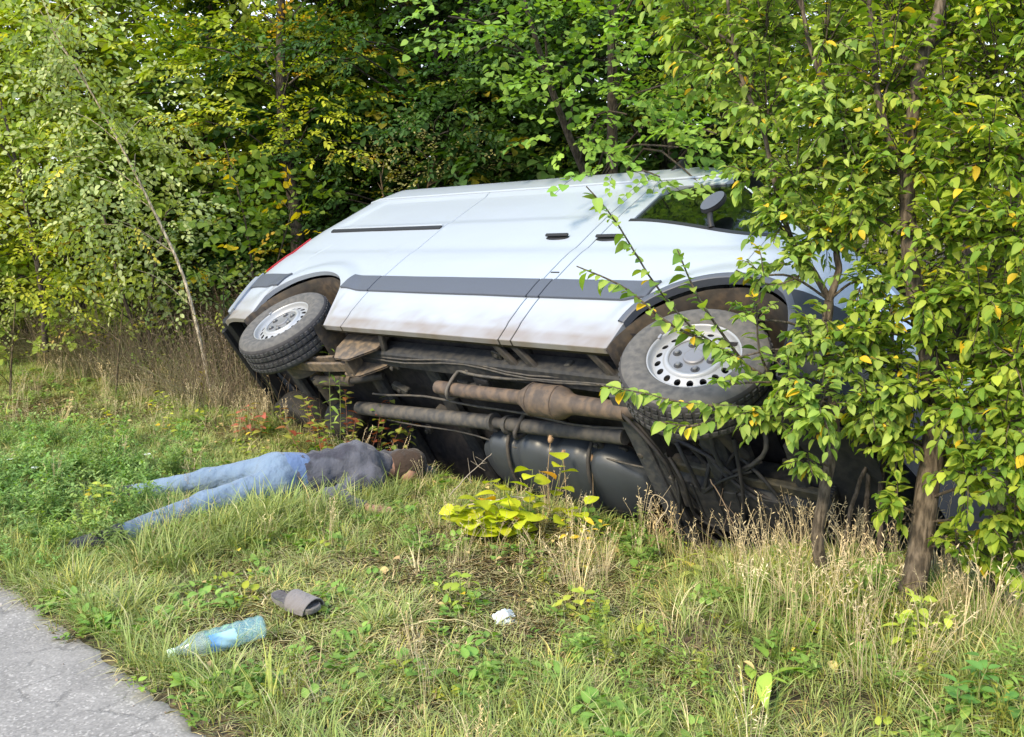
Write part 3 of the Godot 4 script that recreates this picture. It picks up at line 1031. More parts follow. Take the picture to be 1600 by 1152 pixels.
		for k in 2:
			var p := []
			for i in 13:
				var f := i / 12.0
				p.append(v3(lerpf(-2.58 - 0.2 * k, -3.98 + 0.2 * k, f), 0.24 + 0.045 * k - 0.07 * sin(f * PI) + 0.10 * f * f, 0.70 * sg))
			for i in 12:
				bar(g, p[i], p[i + 1] + (p[i + 1] - p[i]) * 0.02, 0.07, 0.022, br * 1.1, 0.004)
		g.tube([v3(-2.58, 0.24, 0.65 * sg), v3(-2.58, 0.24, 0.75 * sg)], 0.04, 0.04, 14, br)
		for x in [-3.18, -3.32]:
			bar(g, v3(x, 0.20, 0.655 * sg), v3(x, 0.42, 0.655 * sg), 0.018, 0.018, br, 0.004)
			bar(g, v3(x, 0.20, 0.745 * sg), v3(x, 0.42, 0.745 * sg), 0.018, 0.018, br, 0.004)
		obj("leaf_spring", g, M.under, t)
		g = Geo.new()
		rows = []
		bar(g, v3(-2.60, 0.42, 0.72 * sg), v3(-2.52, 0.20, 0.72 * sg), 0.14, 0.016, br * 1.05, 0.006, Vector3.RIGHT)
		for z in [0.65, 0.79]:
			g.face([v3(-2.72, 0.44, z * sg), v3(-2.30, 0.44, z * sg), v3(-2.32, 0.32, z * sg), v3(-2.48, 0.20, z * sg), v3(-2.62, 0.20, z * sg), v3(-2.70, 0.30, z * sg)], v3(0, 0, sg), br)
			g.face([v3(-2.72, 0.44, (z + 0.012) * sg), v3(-2.30, 0.44, (z + 0.012) * sg), v3(-2.32, 0.32, (z + 0.012) * sg), v3(-2.48, 0.20, (z + 0.012) * sg), v3(-2.62, 0.20, (z + 0.012) * sg), v3(-2.70, 0.30, (z + 0.012) * sg)], v3(0, 0, sg), br)
		obj("spring_bracket", g, M.under, t)
		g = Geo.new()
		g.tube([v3(-3.10, 0.24, 0.52 * sg), v3(-2.78, 0.30, 0.50 * sg)], 0.036, 0.036, 14, br * 1.25)
		g.tube([v3(-2.78, 0.30, 0.50 * sg), v3(-2.55, 0.40, 0.49 * sg)], 0.024, 0.024, 12, md)
		g.tube([v3(-3.10, 0.24, 0.49 * sg), v3(-3.10, 0.24, 0.55 * sg)], 0.03, 0.03, 12, md)
		obj("shock_absorber", g, M.under, t)
		g = Geo.new()
		g.tube([v3(-3.25, 0.34, 0.56 * sg), v3(-3.25, 0.34, 0.73 * sg)], 0.15, 0.16, 28, Color(0.14, 0.13, 0.12))
		obj("brake_backplate", g, M.under, t)
	g = Geo.new()
	g.tube([v3(-3.25, 0.34, -0.72), v3(-3.25, 0.34, 0.72)], 0.048, 0.048, 16, br * 0.95)
	g.lathe([[0.0, -0.17], [0.09, -0.15], [0.15, -0.06], [0.16, 0.0], [0.14, 0.08], [0.08, 0.16], [0.05, 0.18]], 24, Transform3D(Basis(Vector3(0, 0, 1), Vector3(0, 1, 0), Vector3(-1, 0, 0)), v3(-3.22, 0.33, 0.06)), md * 0.8, true)
	obj("rear_axle", g, M.under, t)
	g = Geo.new()
	g.lathe([[0.16, 0.10], [0.20, 0.11], [0.30, 0.11], [0.325, 0.09], [0.335, 0.06], [0.335, -0.06], [0.31, -0.11]], 40, Transform3D(Basis(Vector3(1, 0, 0), Vector3(0, 0, 1), Vector3(0, -1, 0)), v3(-3.85, 0.33, -0.15)), Color(0.028, 0.028, 0.031), true)
	g.lathe([[0.18, 0.09], [0.12, 0.05], [0.0, 0.05]], 28, Transform3D(Basis(Vector3(1, 0, 0), Vector3(0, 0, 1), Vector3(0, -1, 0)), v3(-3.85, 0.33, -0.15)), Color(0.12, 0.12, 0.12))
	obj("spare_wheel", g, M.under, t)
	for k in 16:
		g = Geo.new()
		var a := v3(rf(-0.55, 0.5), rf(0.2, 0.3), rf(0.35, 0.66))
		var b := v3(rf(-0.3, 0.55), rf(0.2, 0.3), rf(-0.4, 0.3))
		g.tube(smooth_path([a, a.lerp(b, 0.35) + v3(rf(-0.1, 0.1), -0.05, 0.06), a.lerp(b, 0.7) + v3(rf(-0.1, 0.1), -0.02, -0.05), b], 12), rf(0.007, 0.014), 0.009, 6, dk * rf(0.7, 1.8))
		obj("hose", g, M.under, t)
	for k in 34:
		g = Geo.new()
		var x := rf(-2.9, 0.5)
		var z := rf(-0.2, 0.8)
		var at := v3(x, rf(0.33, 0.43), z)
		g.box(at, v3(rf(0.02, 0.07), rf(0.008, 0.03), rf(0.015, 0.05)), Basis(Vector3.UP, rf(-0.4, 0.4)), 0.006, md * rf(0.4, 1.4))
		g.lathe([[0.014, 0.0], [0.014, 0.012], [0.0, 0.014]], 6, Transform3D(Basis(Vector3.RIGHT, PI / 2), at - v3(0, 0.02, 0)), md * 1.3)
		obj("bracket", g, M.under, t)
	# the plastic shield that has come loose under the nose
	g = Geo.new()
	rows = []
	cols = []
	for i in 9:
		var row := PackedVector3Array()
		for j in 15:
			var x := lerpf(0.40, 0.78, i / 8.0)
			var z := lerpf(-0.62, 0.70, j / 14.0)
			row.append(v3(x, 0.27 + 0.04 * sin(z * 5.0) * (i / 8.0) + 0.012 * (1.0 if j % 3 == 0 else 0.0) - 0.05 * ss(0.65, 0.8, x), z))
		rows.append(row)
		cols.append(_fill(pl * 1.2, 15))
	g.grid(rows, Vector3.DOWN, false, false, cols)
	obj("nose_shield", g, M.under, t)

# ---------------------------------------------------------------- foliage
# one leaf: base at the origin, along +x, facing +y; folded along its rib and bent
func leaf_geo(long: float, wide: float, bend: float, fold: float, col := Color.WHITE, stalk := 0.12, shape := 0.45) -> Geo:
	var g := Geo.new()
	var rib := []
	var l := []
	var r := []
	for k in 6:
		var f := k / 5.0
		var w := wide * 0.5 * long * pow(sin(PI * pow(f, 0.4 + shape)), 0.75) if f > 0.0 and f < 1.0 else 0.0
		var x := long * (stalk + (1.0 - stalk) * f)
		var y := -bend * long * f * f
		rib.append(v3(x, y, 0))
		l.append(v3(x - w * 0.1, y + fold * w, w))
		r.append(v3(x - w * 0.1, y + fold * w, -w))
	var rows := [PackedVector3Array(l), PackedVector3Array(rib), PackedVector3Array(r)]
	var cs := [_fill(col, 6), _fill(col * Color(1.12, 1.1, 1.1), 6), _fill(col, 6)]
	g.grid(rows, Vector3.UP, false, false, cs)
	if stalk > 0.02:
		g.face([v3(0, 0, -0.012 * long), v3(0, 0, 0.012 * long), v3(long * stalk, 0, 0.006 * long), v3(long * stalk, 0, -0.006 * long)], Vector3.UP, col * Color(1.1, 0.9, 0.8))
	return g

# a flat spray: a twig along +x with leaves on both sides
func spray_geo(n: int, long: float, leaf: float, wide: float, droop: float, vary: float) -> Geo:
	var g := Geo.new()
	var tw := []
	for k in 4:
		var f := k / 3.0
		tw.append(v3(long * f, -droop * long * f * f, 0.05 * long * sin(f * 5.0)))
	g.tube(tw, 0.007 * long, 0.003 * long, 3, Color(0.10, 0.075, 0.045), false)
	for k in n:
		var f := (k + 0.7) / n
		var sg := 1.0 if k % 2 == 0 else -1.0
		var p := v3(long * f, -droop * long * f * f, 0.05 * long * sin(f * 5.0))
		var ang := sg * rf(0.55, 1.15) * (1.0 - 0.7 * pow(f, 4.0))
		var b := Basis(Vector3.UP, -ang) * Basis(Vector3.BACK, rf(-0.75, 0.25)) * Basis(Vector3.RIGHT, rf(-0.6, 0.6))
		var tone := rf(1.0 - vary, 1.0 + vary)
		var lg := leaf_geo(leaf * rf(0.75, 1.15), wide, rf(0.0, 0.35), rf(0.1, 0.5), Color(tone * rf(0.95, 1.1), tone, tone * 0.95))
		g.add(lg, Transform3D(b, p))
	return g

func pick_col(cs: Array) -> Color:      # [base, other, accent, accent share]
	var c: Color = (cs[0] as Color).lerp(cs[1], rng.randf())
	if rng.randf() < cs[3]:
		c = (cs[2] as Color).lerp(c, rf(0.0, 0.4))
	var k := rf(1.0, 1.55)
	return Color(c.r * k, c.g * k, c.b * k)

func rand_dir() -> Vector3:
	var z := rf(-1, 1)
	var a := rf(0, TAU)
	var r := sqrt(1.0 - z * z)
	return Vector3(cos(a) * r, z, sin(a) * r)

func dir_basis(d: Vector3, roll := 0.0) -> Basis:     # +x along d, +y as near up as it can be
	var x := d.normalized()
	var z := x.cross(Vector3.UP)
	if z.length() < 0.05: z = x.cross(Vector3.RIGHT)
	z = z.normalized()
	return Basis(x, z.cross(x), z) * Basis(Vector3.RIGHT, roll)

func nearest_on(path: Array, p: Vector3, drop: float) -> int:
	var best := 0
	var bd := 1e9
	for k in path.size():
		var q: Vector3 = path[k]
		var d := q.distance_to(p) + maxf(0.0, q.y - (p.y - drop)) * 1.6
		if d < bd:
			bd = d; best = k
	return best

# a woody plant of sprays: trunk paths [points, r0, r1], clusters [x, y, z, radius, sprays]
func bushy(called: String, label: String, cat: String, stems: Array, clusters: Array, sprays: Array, cols: Array, flat: float, droop: float, size: float, bark: Color, bark2: Color, limb := 0.012, group := "") -> Node3D:
	var base: Vector3 = stems[0][0][0]
	var t := thing(called, label, cat, base, group)
	var g := Geo.new()
	var all := []
	for s in stems:
		var p := smooth_path(s[0], maxi(8, s[0].size() * 3))
		all.append_array(p)
		var q := []
		for k in p: q.append(k - base)
		g.tube(q, s[1], s[2], 8, bark, true, bark2)
	var by := []
	for k in sprays: by.append([[], []])
	for c in clusters:
		var cp := v3(c[0], c[1], c[2])
		var r: float = c[3]
		var st: Vector3 = all[nearest_on(all, cp, r * 0.8)]
		if limb > 0.0:
			var mid := st.lerp(cp, 0.5) + v3(0, 0.12 * st.distance_to(cp), 0) + rand_dir() * 0.05 * st.distance_to(cp)
			var lp := []
			for k in smooth_path([st, mid, cp], 6): lp.append(k - base)
			g.tube(lp, limb, limb * 0.4, 5, bark.lerp(bark2, 0.5), false)
		var away := cp - st
		away = away.normalized() if away.length() > 0.01 else Vector3.RIGHT
		for k in int(c[4]):
			var d := rand_dir()
			d.y *= 1.0 - flat * 0.75
			var off := d * r * pow(rng.randf(), 0.45)
			off.y *= 1.0 - 0.35 * flat
			var dd := (d * 0.9 + away * 0.8 + v3(0, 0.12 - droop, 0)).normalized()
			dd.y *= 1.0 - 0.5 * flat
			var i := rng.randi() % sprays.size()
			by[i][0].append(Transform3D(dir_basis(dd, rf(-0.9, 0.9) * (1.0 - 0.6 * flat)).scaled(Vector3.ONE * size * rf(0.7, 1.25)), cp + off - base))
			by[i][1].append(pick_col(cols))
	obj("trunk", g, M.bark, t)
	for k in sprays.size():
		if by[k][0].size():
			many("crown", sprays[k], by[k][0], by[k][1], t)
	return t

# a front tree of single leaves on twigs: the nearest ones are objects of their own
func leafy(called: String, label: String, cat: String, stems: Array, clusters: Array, leaves: Array, cols: Array, leaf: float, single: int, bark: Color, per := 13, extra: Array = [], thick := 1.7) -> void:
	var base: Vector3 = stems[0][0][0]
	var t := thing(called, label, cat, base)
	var all := []
	for k in stems.size():
		var s: Array = stems[k]
		var p := smooth_path(s[0], maxi(10, s[0].size() * 4))
		var g := Geo.new()
		var q := []
		for i in p.size():
			if s[2] > 0.008 or i % 3 == 0: all.append(p[i])
			q.append(p[i] - base + rand_dir() * s[1] * 0.12)
		g.tube(q, s[1], s[2], 10, bark * rf(0.85, 1.1))
		obj("trunk" if k == 0 else "branch", g, M.bark, t)
	var tfs := []
	var cl := []
	var n_limb := 0
	for c in clusters:
		var cp := v3(c[0], c[1], c[2])
		var r: float = c[3]
		var st: Vector3 = all[nearest_on(all, cp, r * 0.6)]
		var g := Geo.new()
		var mid := st.lerp(cp, 0.55) + v3(0, 0.10 * st.distance_to(cp), 0) + rand_dir() * 0.06 * st.distance_to(cp)
		var lp := smooth_path([st - base, mid - base, cp - base], 8)
		g.tube(lp, 0.005 + 0.010 * r, 0.004, 5, bark * 0.9, false)
		var away := (cp - st).normalized() if st.distance_to(cp) > 0.02 else Vector3.UP
		for k in int(c[4] * thick):
			var d := rand_dir()
			var a := cp - base + d * r * 0.35 * rng.randf()
			var b := cp - base + (d + away * 0.45 + v3(0, -0.05, 0)).normalized() * r * rf(0.75, 1.25)
			twig(g, a, b, per, leaves, leaf, cols, bark, tfs, cl)
		obj("branch", g, M.bark, t)
	for e in extra:           # long bare twigs with leaves along them: [points, count]
		var g := Geo.new()
		var p := smooth_path(e[0], 16)
		var q := []
		for k in p: q.append(k - base)
		g.tube(q, 0.007, 0.0025, 5, bark, false)
		for k in e[1] * 2:
			var f: float = lerpf(0.12, 1.0, (k + rf(0, 0.6)) / (e[1] * 2.0))
			var i := mini(int(f * 15), 14)
			var p0: Vector3 = q[i].lerp(q[i + 1], clampf(f * 15 - i, 0, 1))
			var ax: Vector3 = (q[i + 1] - q[i]).normalized()
			put_leaf(p0, ax, 1.0 if k % 2 == 0 else -1.0, leaves, leaf * 1.45, cols, tfs, cl)
		obj("branch", g, M.bark, t)
	# nearest first
	var eye := v3(0, 1.6, 0) - base
	var order := range(tfs.size())
	order.sort_custom(func(a, b): return (tfs[a][1] as Transform3D).origin.distance_squared_to(eye) < (tfs[b][1] as Transform3D).origin.distance_squared_to(eye))
	var lm := []
	for c in 6:
		var row := []
		var cc := pick_col(cols) if c < 5 else (cols[2] as Color)
		for l in leaves: row.append((leaf_geo(1.0, l[0], l[1], l[2], cc, 0.14)).mesh(M.leaf))
		lm.append(row)
	var rest := []
	for l in leaves: rest.append([[], []])
	for k in order.size():
		var e: Array = tfs[order[k]]
		if k < single:
			inst("leaf", lm[5 if rng.randf() < cols[3] * 1.4 else rng.randi() % 5][e[0]], t, e[1])
		else:
			rest[e[0]][0].append(e[1])
			rest[e[0]][1].append(cl[order[k]])
	for k in leaves.size():
		if rest[k][0].size():
			many("crown", leaf_geo(1.0, leaves[k][0], leaves[k][1], leaves[k][2], Color.WHITE, 0.14).mesh(M.leaf), rest[k][0], rest[k][1], t)

func put_leaf(p: Vector3, ax: Vector3, sg: float, leaves: Array, leaf: float, cols: Array, tfs: Array, cl: Array) -> void:
	var side := ax.cross(Vector3.UP)
	side = side.normalized() if side.length() > 0.1 else Vector3.RIGHT
	var d := (ax * rf(0.35, 0.9) + side * sg * rf(0.5, 1.0) + v3(0, rf(-0.75, 0.15), 0)).normalized()
	var b := dir_basis(d, rf(-0.7, 0.7)).scaled(Vector3.ONE * leaf * rf(0.45, 1.25))
	tfs.append([rng.randi() % leaves.size(), Transform3D(b, p)])
	cl.append(pick_col(cols))

func twig(g: Geo, a: Vector3, b: Vector3, n: int, leaves: Array, leaf: float, cols: Array, bark: Color, tfs: Array, cl: Array) -> void:
	var mid := a.lerp(b, 0.5) + v3(0, 0.12 * a.distance_to(b), 0)
	var p := smooth_path([a, mid, b], 4)
	g.tube(p, 0.0035, 0.0012, 3, bark * 0.9, false)
	for k in n:
		var f := (k + rng.randf()) / n
		var i := mini(int(f * 4), 3)
		var q: Vector3 = p[i].lerp(p[i + 1], f * 4 - i)
		put_leaf(q, (p[i + 1] - p[i]).normalized(), 1.0 if k % 2 == 0 else -1.0, leaves, leaf, cols, tfs, cl)

func trees() -> void:
	var bark := Color(0.15, 0.125, 0.10)
	var plum := [Color(0.10, 0.20, 0.025), Color(0.35, 0.41, 0.05), Color(0.75, 0.50, 0.03), 0.028]
	var lv := [[0.52, 0.25, 0.35], [0.46, 0.45, 0.3], [0.56, 0.1, 0.5]]
	leafy("plum_tree", "thick forked plum tree with yellow-spotted green leaves in front of the van's nose", "tree", [
		[pts([1.48, 0.10, -3.27, 1.54, 0.54, -3.31, 1.57, 0.87, -3.34, 1.53, 1.15, -3.37, 1.46, 1.43, -3.39, 1.44, 1.83, -3.43, 1.48, 2.14, -3.47, 1.56, 2.48, -3.50, 1.56, 3.1, -3.56]), 0.047, 0.014],
		[pts([1.565, 0.98, -3.36, 1.67, 1.22, -3.37, 1.74, 1.39, -3.35, 1.79, 1.66, -3.34, 1.80, 1.97, -3.35, 1.80, 2.6, -3.36]), 0.026, 0.010],
		[pts([1.50, 0.12, -3.22, 1.42, 0.30, -3.24, 1.47, 0.2, -3.25]), 0.012, 0.008],
		[pts([1.44, 1.75, -3.43, 1.36, 2.0, -3.50, 1.33, 2.4, -3.6]), 0.018, 0.008]],
		[[1.63,2.28,-3.60,0.26,30], [1.39,2.11,-3.52,0.24,26], [1.71,2.11,-3.37,0.23,28], [1.56,2.00,-3.40,0.21,22], [1.44,1.80,-3.42,0.22,24], [1.62,1.81,-3.22,0.21,26], [1.68,1.55,-3.13,0.18,24], [1.53,1.55,-3.28,0.19,22], [1.34,1.62,-3.50,0.17,12], [1.49,1.32,-3.30,0.15,14], [1.64,1.31,-3.19,0.17,18], [1.70,1.15,-3.07,0.15,16], [1.56,0.96,-3.14,0.16,18], [1.68,0.94,-3.03,0.15,18], [1.47,0.97,-3.29,0.14,12], [1.57,0.75,-3.06,0.14,15], [1.70,0.72,-3.00,0.13,12], [1.42,0.80,-3.32,0.12,9], [1.42,0.57,-3.28,0.09,5], [1.66,0.56,-3.1,0.10,7], [1.62,0.44,-3.2,0.10,8], [1.60,0.70,-3.32,0.13,9], [1.45,1.05,-3.42,0.13,12], [1.40,1.25,-3.42,0.13,12], [1.56,1.18,-3.36,0.13,12], [1.36,0.85,-3.40,0.11,9], [1.50,0.80,-3.36,0.12,9], [1.66,1.05,-3.3,0.14,12], [1.32,1.20,-3.38,0.12,10], [1.76,2.32,-3.35,0.22,24], [1.46,2.39,-3.67,0.24,22], [1.82,1.81,-3.27,0.24,20], [1.87,1.31,-3.19,0.24,18], [1.65,2.69,-3.62,0.38,36], [1.34,2.72,-3.72,0.34,28], [1.98,2.60,-3.60,0.38,28]],
		lv, plum, 0.050, 290, bark)
	var sap := [Color(0.12, 0.22, 0.04), Color(0.33, 0.41, 0.08), Color(0.75, 0.48, 0.03), 0.03]
	leafy("plum_sapling", "slender forked plum sapling whose leafy twigs hang over the van's front wheel", "sapling", [
		[pts([1.29, 0.08, -3.54, 1.23, 0.30, -3.54, 1.24, 0.51, -3.55, 1.28, 0.74, -3.57, 1.26, 0.97, -3.59, 1.24, 1.17, -3.60, 1.24, 1.30, -3.60]), 0.026, 0.018],
		[pts([1.24, 1.30, -3.60, 1.18, 1.42, -3.64, 1.11, 1.52, -3.67, 1.05, 1.72, -3.72, 1.00, 1.97, -3.78, 0.90, 2.25, -3.85, 0.85, 2.7, -3.95]), 0.014, 0.006],
		[pts([1.24, 1.30, -3.60, 1.27, 1.41, -3.60, 1.26, 1.52, -3.60, 1.31, 1.74, -3.62, 1.23, 2.03, -3.65, 1.12, 2.34, -3.68, 1.07, 2.8, -3.71]), 0.015, 0.006]],
		[[1.21,2.28,-3.70,0.22,24], [1.22,1.98,-3.60,0.21,22], [1.03,2.05,-3.82,0.22,22], [0.87,2.25,-3.95,0.21,20], [0.75,2.41,-4.03,0.19,18], [1.01,2.35,-3.81,0.22,22], [1.12,1.77,-3.67,0.17,16], [0.96,1.80,-3.83,0.10,3], [1.05,1.59,-3.64,0.09,3], [1.21,1.55,-3.59,0.12,9], [1.34,1.38,-3.51,0.12,8], [0.95,1.40,-3.51,0.09,2], [0.91,1.24,-3.44,0.10,2], [0.84,1.10,-3.41,0.10,2], [1.03,1.03,-3.40,0.12,4], [0.97,0.87,-3.43,0.13,5], [1.13,0.92,-3.33,0.14,11], [1.27,1.07,-3.41,0.13,11], [1.19,1.23,-3.49,0.07,3], [0.79,1.00,-3.40,0.08,1], [1.32,0.92,-3.33,0.12,9], [1.12,0.71,-3.40,0.09,3], [1.10,1.45,-3.60,0.10,6], [1.02,1.62,-3.66,0.12,8], [1.14,1.15,-3.45,0.12,7], [1.30,1.70,-3.5,0.14,10], [1.03,2.71,-3.92,0.36,26], [0.76,2.74,-4.13,0.32,22], [1.31,1.81,-3.58,0.17,14]],
		lv, sap, 0.050, 290, bark * 1.1, 13, [
		[pts([1.28, 0.92, -3.60, 1.08, 0.88, -3.54, 0.86, 0.90, -3.49, 0.67, 0.92, -3.44, 0.48, 0.97, -3.40, 0.31, 1.01, -3.35]), 44],
		[pts([1.27, 0.87, -3.59, 1.00, 1.00, -3.56, 0.81, 1.12, -3.52, 0.68, 1.21, -3.49, 0.53, 1.38, -3.46, 0.38, 1.61, -3.45, 0.27, 1.73, -3.41]), 40],
		[pts([0.90, 1.06, -3.53, 0.72, 1.30, -3.5, 0.62, 1.50, -3.48]), 14],
		[pts([0.81, 1.12, -3.52, 0.60, 1.22, -3.48, 0.42, 1.36, -3.45, 0.24, 1.44, -3.44]), 16],
		[pts([0.86, 0.90, -3.49, 0.70, 0.84, -3.42, 0.55, 0.86, -3.4]), 14],
		[pts([1.18, 1.42, -3.64, 1.02, 1.36, -3.58, 0.86, 1.42, -3.55]), 14],
		[pts([1.08, 0.88, -3.54, 0.95, 1.10, -3.48, 0.92, 1.30, -3.46]), 12]], 2.3)
	# thin stems between the two, and one more trunk at the frame's edge
	var thin := [["thin bare stem just right of the slender sapling", [1.33, 0.08, -3.58, 1.40, 0.44, -3.66, 1.50, 0.66, -3.76, 1.6, 1.1, -3.9], 0.011], ["thin bare stem midway between sapling and plum trunk", [1.42, 0.08, -3.57, 1.46, 0.39, -3.66, 1.50, 0.60, -3.76, 1.5, 1.1, -3.86], 0.013], ["thin bare stem just left of the plum trunk", [1.475, 0.08, -3.52, 1.51, 0.41, -3.64, 1.55, 0.64, -3.74, 1.62, 1.2, -3.9], 0.014]]
	for e in thin:
		var p := pts(e[1])
		var g := Geo.new()
		var q := []
		for k in smooth_path(p, 12): q.append(k - p[0] + rand_dir() * 0.004)
		g.tube(q, e[2], e[2] * 0.6, 8, bark * 1.15)
		var o := obj("thin_stem", g, M.bark)
		o.position = p[0]
		tag(o, e[0], "stem", "thin stems between the front trees")
	leafy("edge_tree", "leaning grey trunk with leaves in the right edge of the thicket", "tree", [
		[pts([1.82, 0.08, -3.32, 1.87, 0.40, -3.33, 1.90, 0.62, -3.35, 1.93, 0.86, -3.37, 1.97, 1.24, -3.41, 2.05, 1.9, -3.46]), 0.034, 0.014]],
		[[1.92,0.75,-3.2,0.14,10], [1.95,1.0,-3.3,0.2,18], [2.1,1.6,-3.4,0.25,24], [2.05,2.1,-3.4,0.3,26], [2.2,1.2,-3.3,0.25,18], [1.86,0.5,-3.22,0.12,9], [1.78,0.95,-3.25,0.16,12], [1.76,0.42,-3.15,0.11,8], [1.90,0.62,-3.1,0.14,10]], lv, plum, 0.054, 60, bark * 1.2)

	# sprays for everything farther off
	var fine := []
	for k in 4: fine.append(spray_geo(9, 0.30, 0.062, 0.55, 0.25, 0.18).mesh(M.leaf))
	var layer := []
	for k in 4: layer.append(spray_geo(15, 0.42, 0.062, 0.46, 0.30, 0.15).mesh(M.leaf))
	var hang := []
	for k in 3: hang.append(spray_geo(14, 0.36, 0.052, 0.62, 0.75, 0.2).mesh(M.leaf))
	var small := []
	for k in 3: small.append(spray_geo(8, 0.22, 0.036, 0.6, 0.2, 0.2).mesh(M.leaf))
	var broad := []
	for k in 3: broad.append(spray_geo(5, 0.26, 0.095, 0.85, 0.3, 0.15).mesh(M.leaf))
	var lobed := []
	for k in 3: lobed.append(spray_geo(8, 0.30, 0.068, 0.8, 0.3, 0.2).mesh(M.leaf))
	var far := []
	for k in 3: far.append(spray_geo(11, 0.6, 0.13, 0.62, 0.3, 0.2).mesh(M.leaf))

	var birch := [Color(0.27, 0.35, 0.13), Color(0.46, 0.50, 0.22), Color(0.6, 0.5, 0.06), 0.03]
	bushy("birch_sapling", "leaning young birch with thin white stem and hanging pale leaves, left of the van", "birch", [[pts([-2.58, 0.0, -7.78, -2.60, 0.25, -7.78, -2.76, 1.11, -7.80, -3.01, 1.75, -7.79, -3.20, 2.21, -7.74, -3.35, 2.56, -7.68, -3.53, 2.92, -7.62, -3.70, 3.25, -7.56]), 0.018, 0.003]],
		[[-3.59,2.93,-7.80,0.31,30], [-3.37,2.54,-7.94,0.32,34], [-3.75,2.53,-7.84,0.29,26], [-3.90,3.10,-7.93,0.26,22], [-3.15,2.17,-7.89,0.29,30], [-3.54,2.01,-7.76,0.34,34], [-3.85,2.11,-7.78,0.24,19], [-2.99,1.69,-7.81,0.27,22], [-3.37,1.64,-7.80,0.32,26], [-2.94,2.49,-7.94,0.24,19], [-3.69,1.54,-7.79,0.27,19], [-2.82,1.27,-7.84,0.19,9], [-3.20,1.21,-7.84,0.24,13], [-3.85,3.47,-7.79,0.46,34], [-3.49,3.34,-7.87,0.31,26]],
		hang, birch, 0.1, 0.55, 1.0, Color(0.75, 0.71, 0.62), Color(0.5, 0.40, 0.24), 0.004)
	var horn := [Color(0.27, 0.36, 0.03), Color(0.55, 0.55, 0.05), Color(0.65, 0.36, 0.04), 0.07]
	bushy("hornbeam_tree", "bright yellow-green hornbeam with flat layered branches behind the leaning birch", "tree", [[pts([-2.4, 0.3, -10.2, -2.35, 1.5, -10.2, -2.5, 3.0, -10.3, -2.4, 5.5, -10.5]), 0.10, 0.03]],
		[[-2.33,3.10,-9.96,0.40,18], [-2.58,2.67,-9.59,0.39,18], [-2.04,2.56,-9.47,0.42,20], [-3.00,3.17,-9.97,0.40,17], [-3.13,2.62,-9.68,0.33,14], [-1.80,2.90,-9.93,0.33,14], [-2.59,3.53,-10.23,0.41,18], [-2.08,3.57,-10.44,0.42,18], [-2.62,2.28,-9.42,0.29,12], [-3.09,3.69,-10.35,0.38,16], [-1.96,2.30,-9.63,0.33,13], [-1.67,3.37,-10.40,0.35,12], [-3.54,3.47,-10.22,0.37,15], [-2.50,4.40,-10.57,0.83,34], [-3.47,4.40,-10.57,0.76,28], [-1.64,4.34,-10.86,0.72,24]],
		layer, horn, 0.8, 0.2, 1.0, Color(0.12, 0.11, 0.10), Color(0.10, 0.08, 0.06), 0.014)
	bushy("hornbeam_bush", "yellowish hornbeam bush in layers at the far left edge", "bush", [[pts([-4.75, 0.3, -9.3, -4.7, 1.0, -9.2, -4.8, 1.9, -9.2, -5.0, 2.8, -9.3]), 0.035, 0.01]],
		[[-4.64,1.89,-8.96,0.31,13], [-4.42,1.41,-8.68,0.33,16], [-4.55,1.07,-8.42,0.32,14], [-4.11,1.29,-8.76,0.30,12], [-4.71,1.53,-8.80,0.30,12], [-4.19,1.00,-8.51,0.30,12], [-4.81,2.27,-9.22,0.37,14], [-5.02,1.71,-8.72,0.48,18], [-5.19,2.51,-9.26,0.56,20]],
		layer, [Color(0.24, 0.30, 0.03), Color(0.48, 0.48, 0.05), Color(0.6, 0.4, 0.03), 0.05], 0.7, 0.15, 0.95, Color(0.13, 0.11, 0.09), Color(0.10, 0.08, 0.06))
	bushy("willow_bush", "grey-green leafy bush standing between birch stem and far-left hornbeam bush", "bush", [[pts([-3.6, 0.3, -9.1, -3.55, 0.9, -9.05, -3.4, 1.7, -9.2]), 0.03, 0.01], [pts([-3.65, 0.3, -9.1, -3.8, 0.9, -9.0, -4.0, 1.8, -9.1]), 0.026, 0.01]],
		[[-4.02,1.71,-9.03,0.34,14], [-3.65,1.46,-8.99,0.34,15], [-3.37,1.53,-9.10,0.31,14], [-3.79,1.10,-8.83,0.37,16], [-3.36,1.04,-8.82,0.34,15], [-3.06,1.09,-9.03,0.31,13], [-4.06,0.88,-8.59,0.30,12], [-3.19,1.59,-9.31,0.32,13], [-3.07,1.91,-9.57,0.26,9]],
		fine, [Color(0.15, 0.22, 0.08), Color(0.28, 0.34, 0.15), Color(0.5, 0.42, 0.05), 0.03], 0.2, 0.1, 1.0, Color(0.13, 0.11, 0.09), Color(0.11, 0.09, 0.06), 0.008)
	bushy("maple_vine", "climbing young maple with broad leaves, several turned yellow, beside the birch", "maple", [[pts([-2.5, 0.2, -8.7, -2.45, 0.9, -8.75, -2.5, 1.6, -8.75, -2.68, 2.35, -8.8]), 0.016, 0.006], [pts([-2.5, 0.2, -8.7, -2.3, 1.0, -8.8, -2.1, 1.7, -8.9]), 0.013, 0.005]],
		[[-2.66,2.18,-8.80,0.13,5], [-2.57,1.88,-8.75,0.18,9], [-2.42,1.65,-8.71,0.19,10], [-2.63,1.59,-8.71,0.15,7], [-2.32,1.89,-8.96,0.21,9], [-2.17,1.59,-8.81,0.24,11], [-2.39,1.35,-8.67,0.19,9], [-2.06,1.83,-9.15,0.25,10], [-2.66,1.18,-8.54,0.17,7]],
		broad, [Color(0.13, 0.22, 0.04), Color(0.24, 0.33, 0.05), Color(0.80, 0.55, 0.02), 0.11], 0.2, 0.1, 1.0, Color(0.13, 0.10, 0.08), Color(0.12, 0.10, 0.06), 0.005)
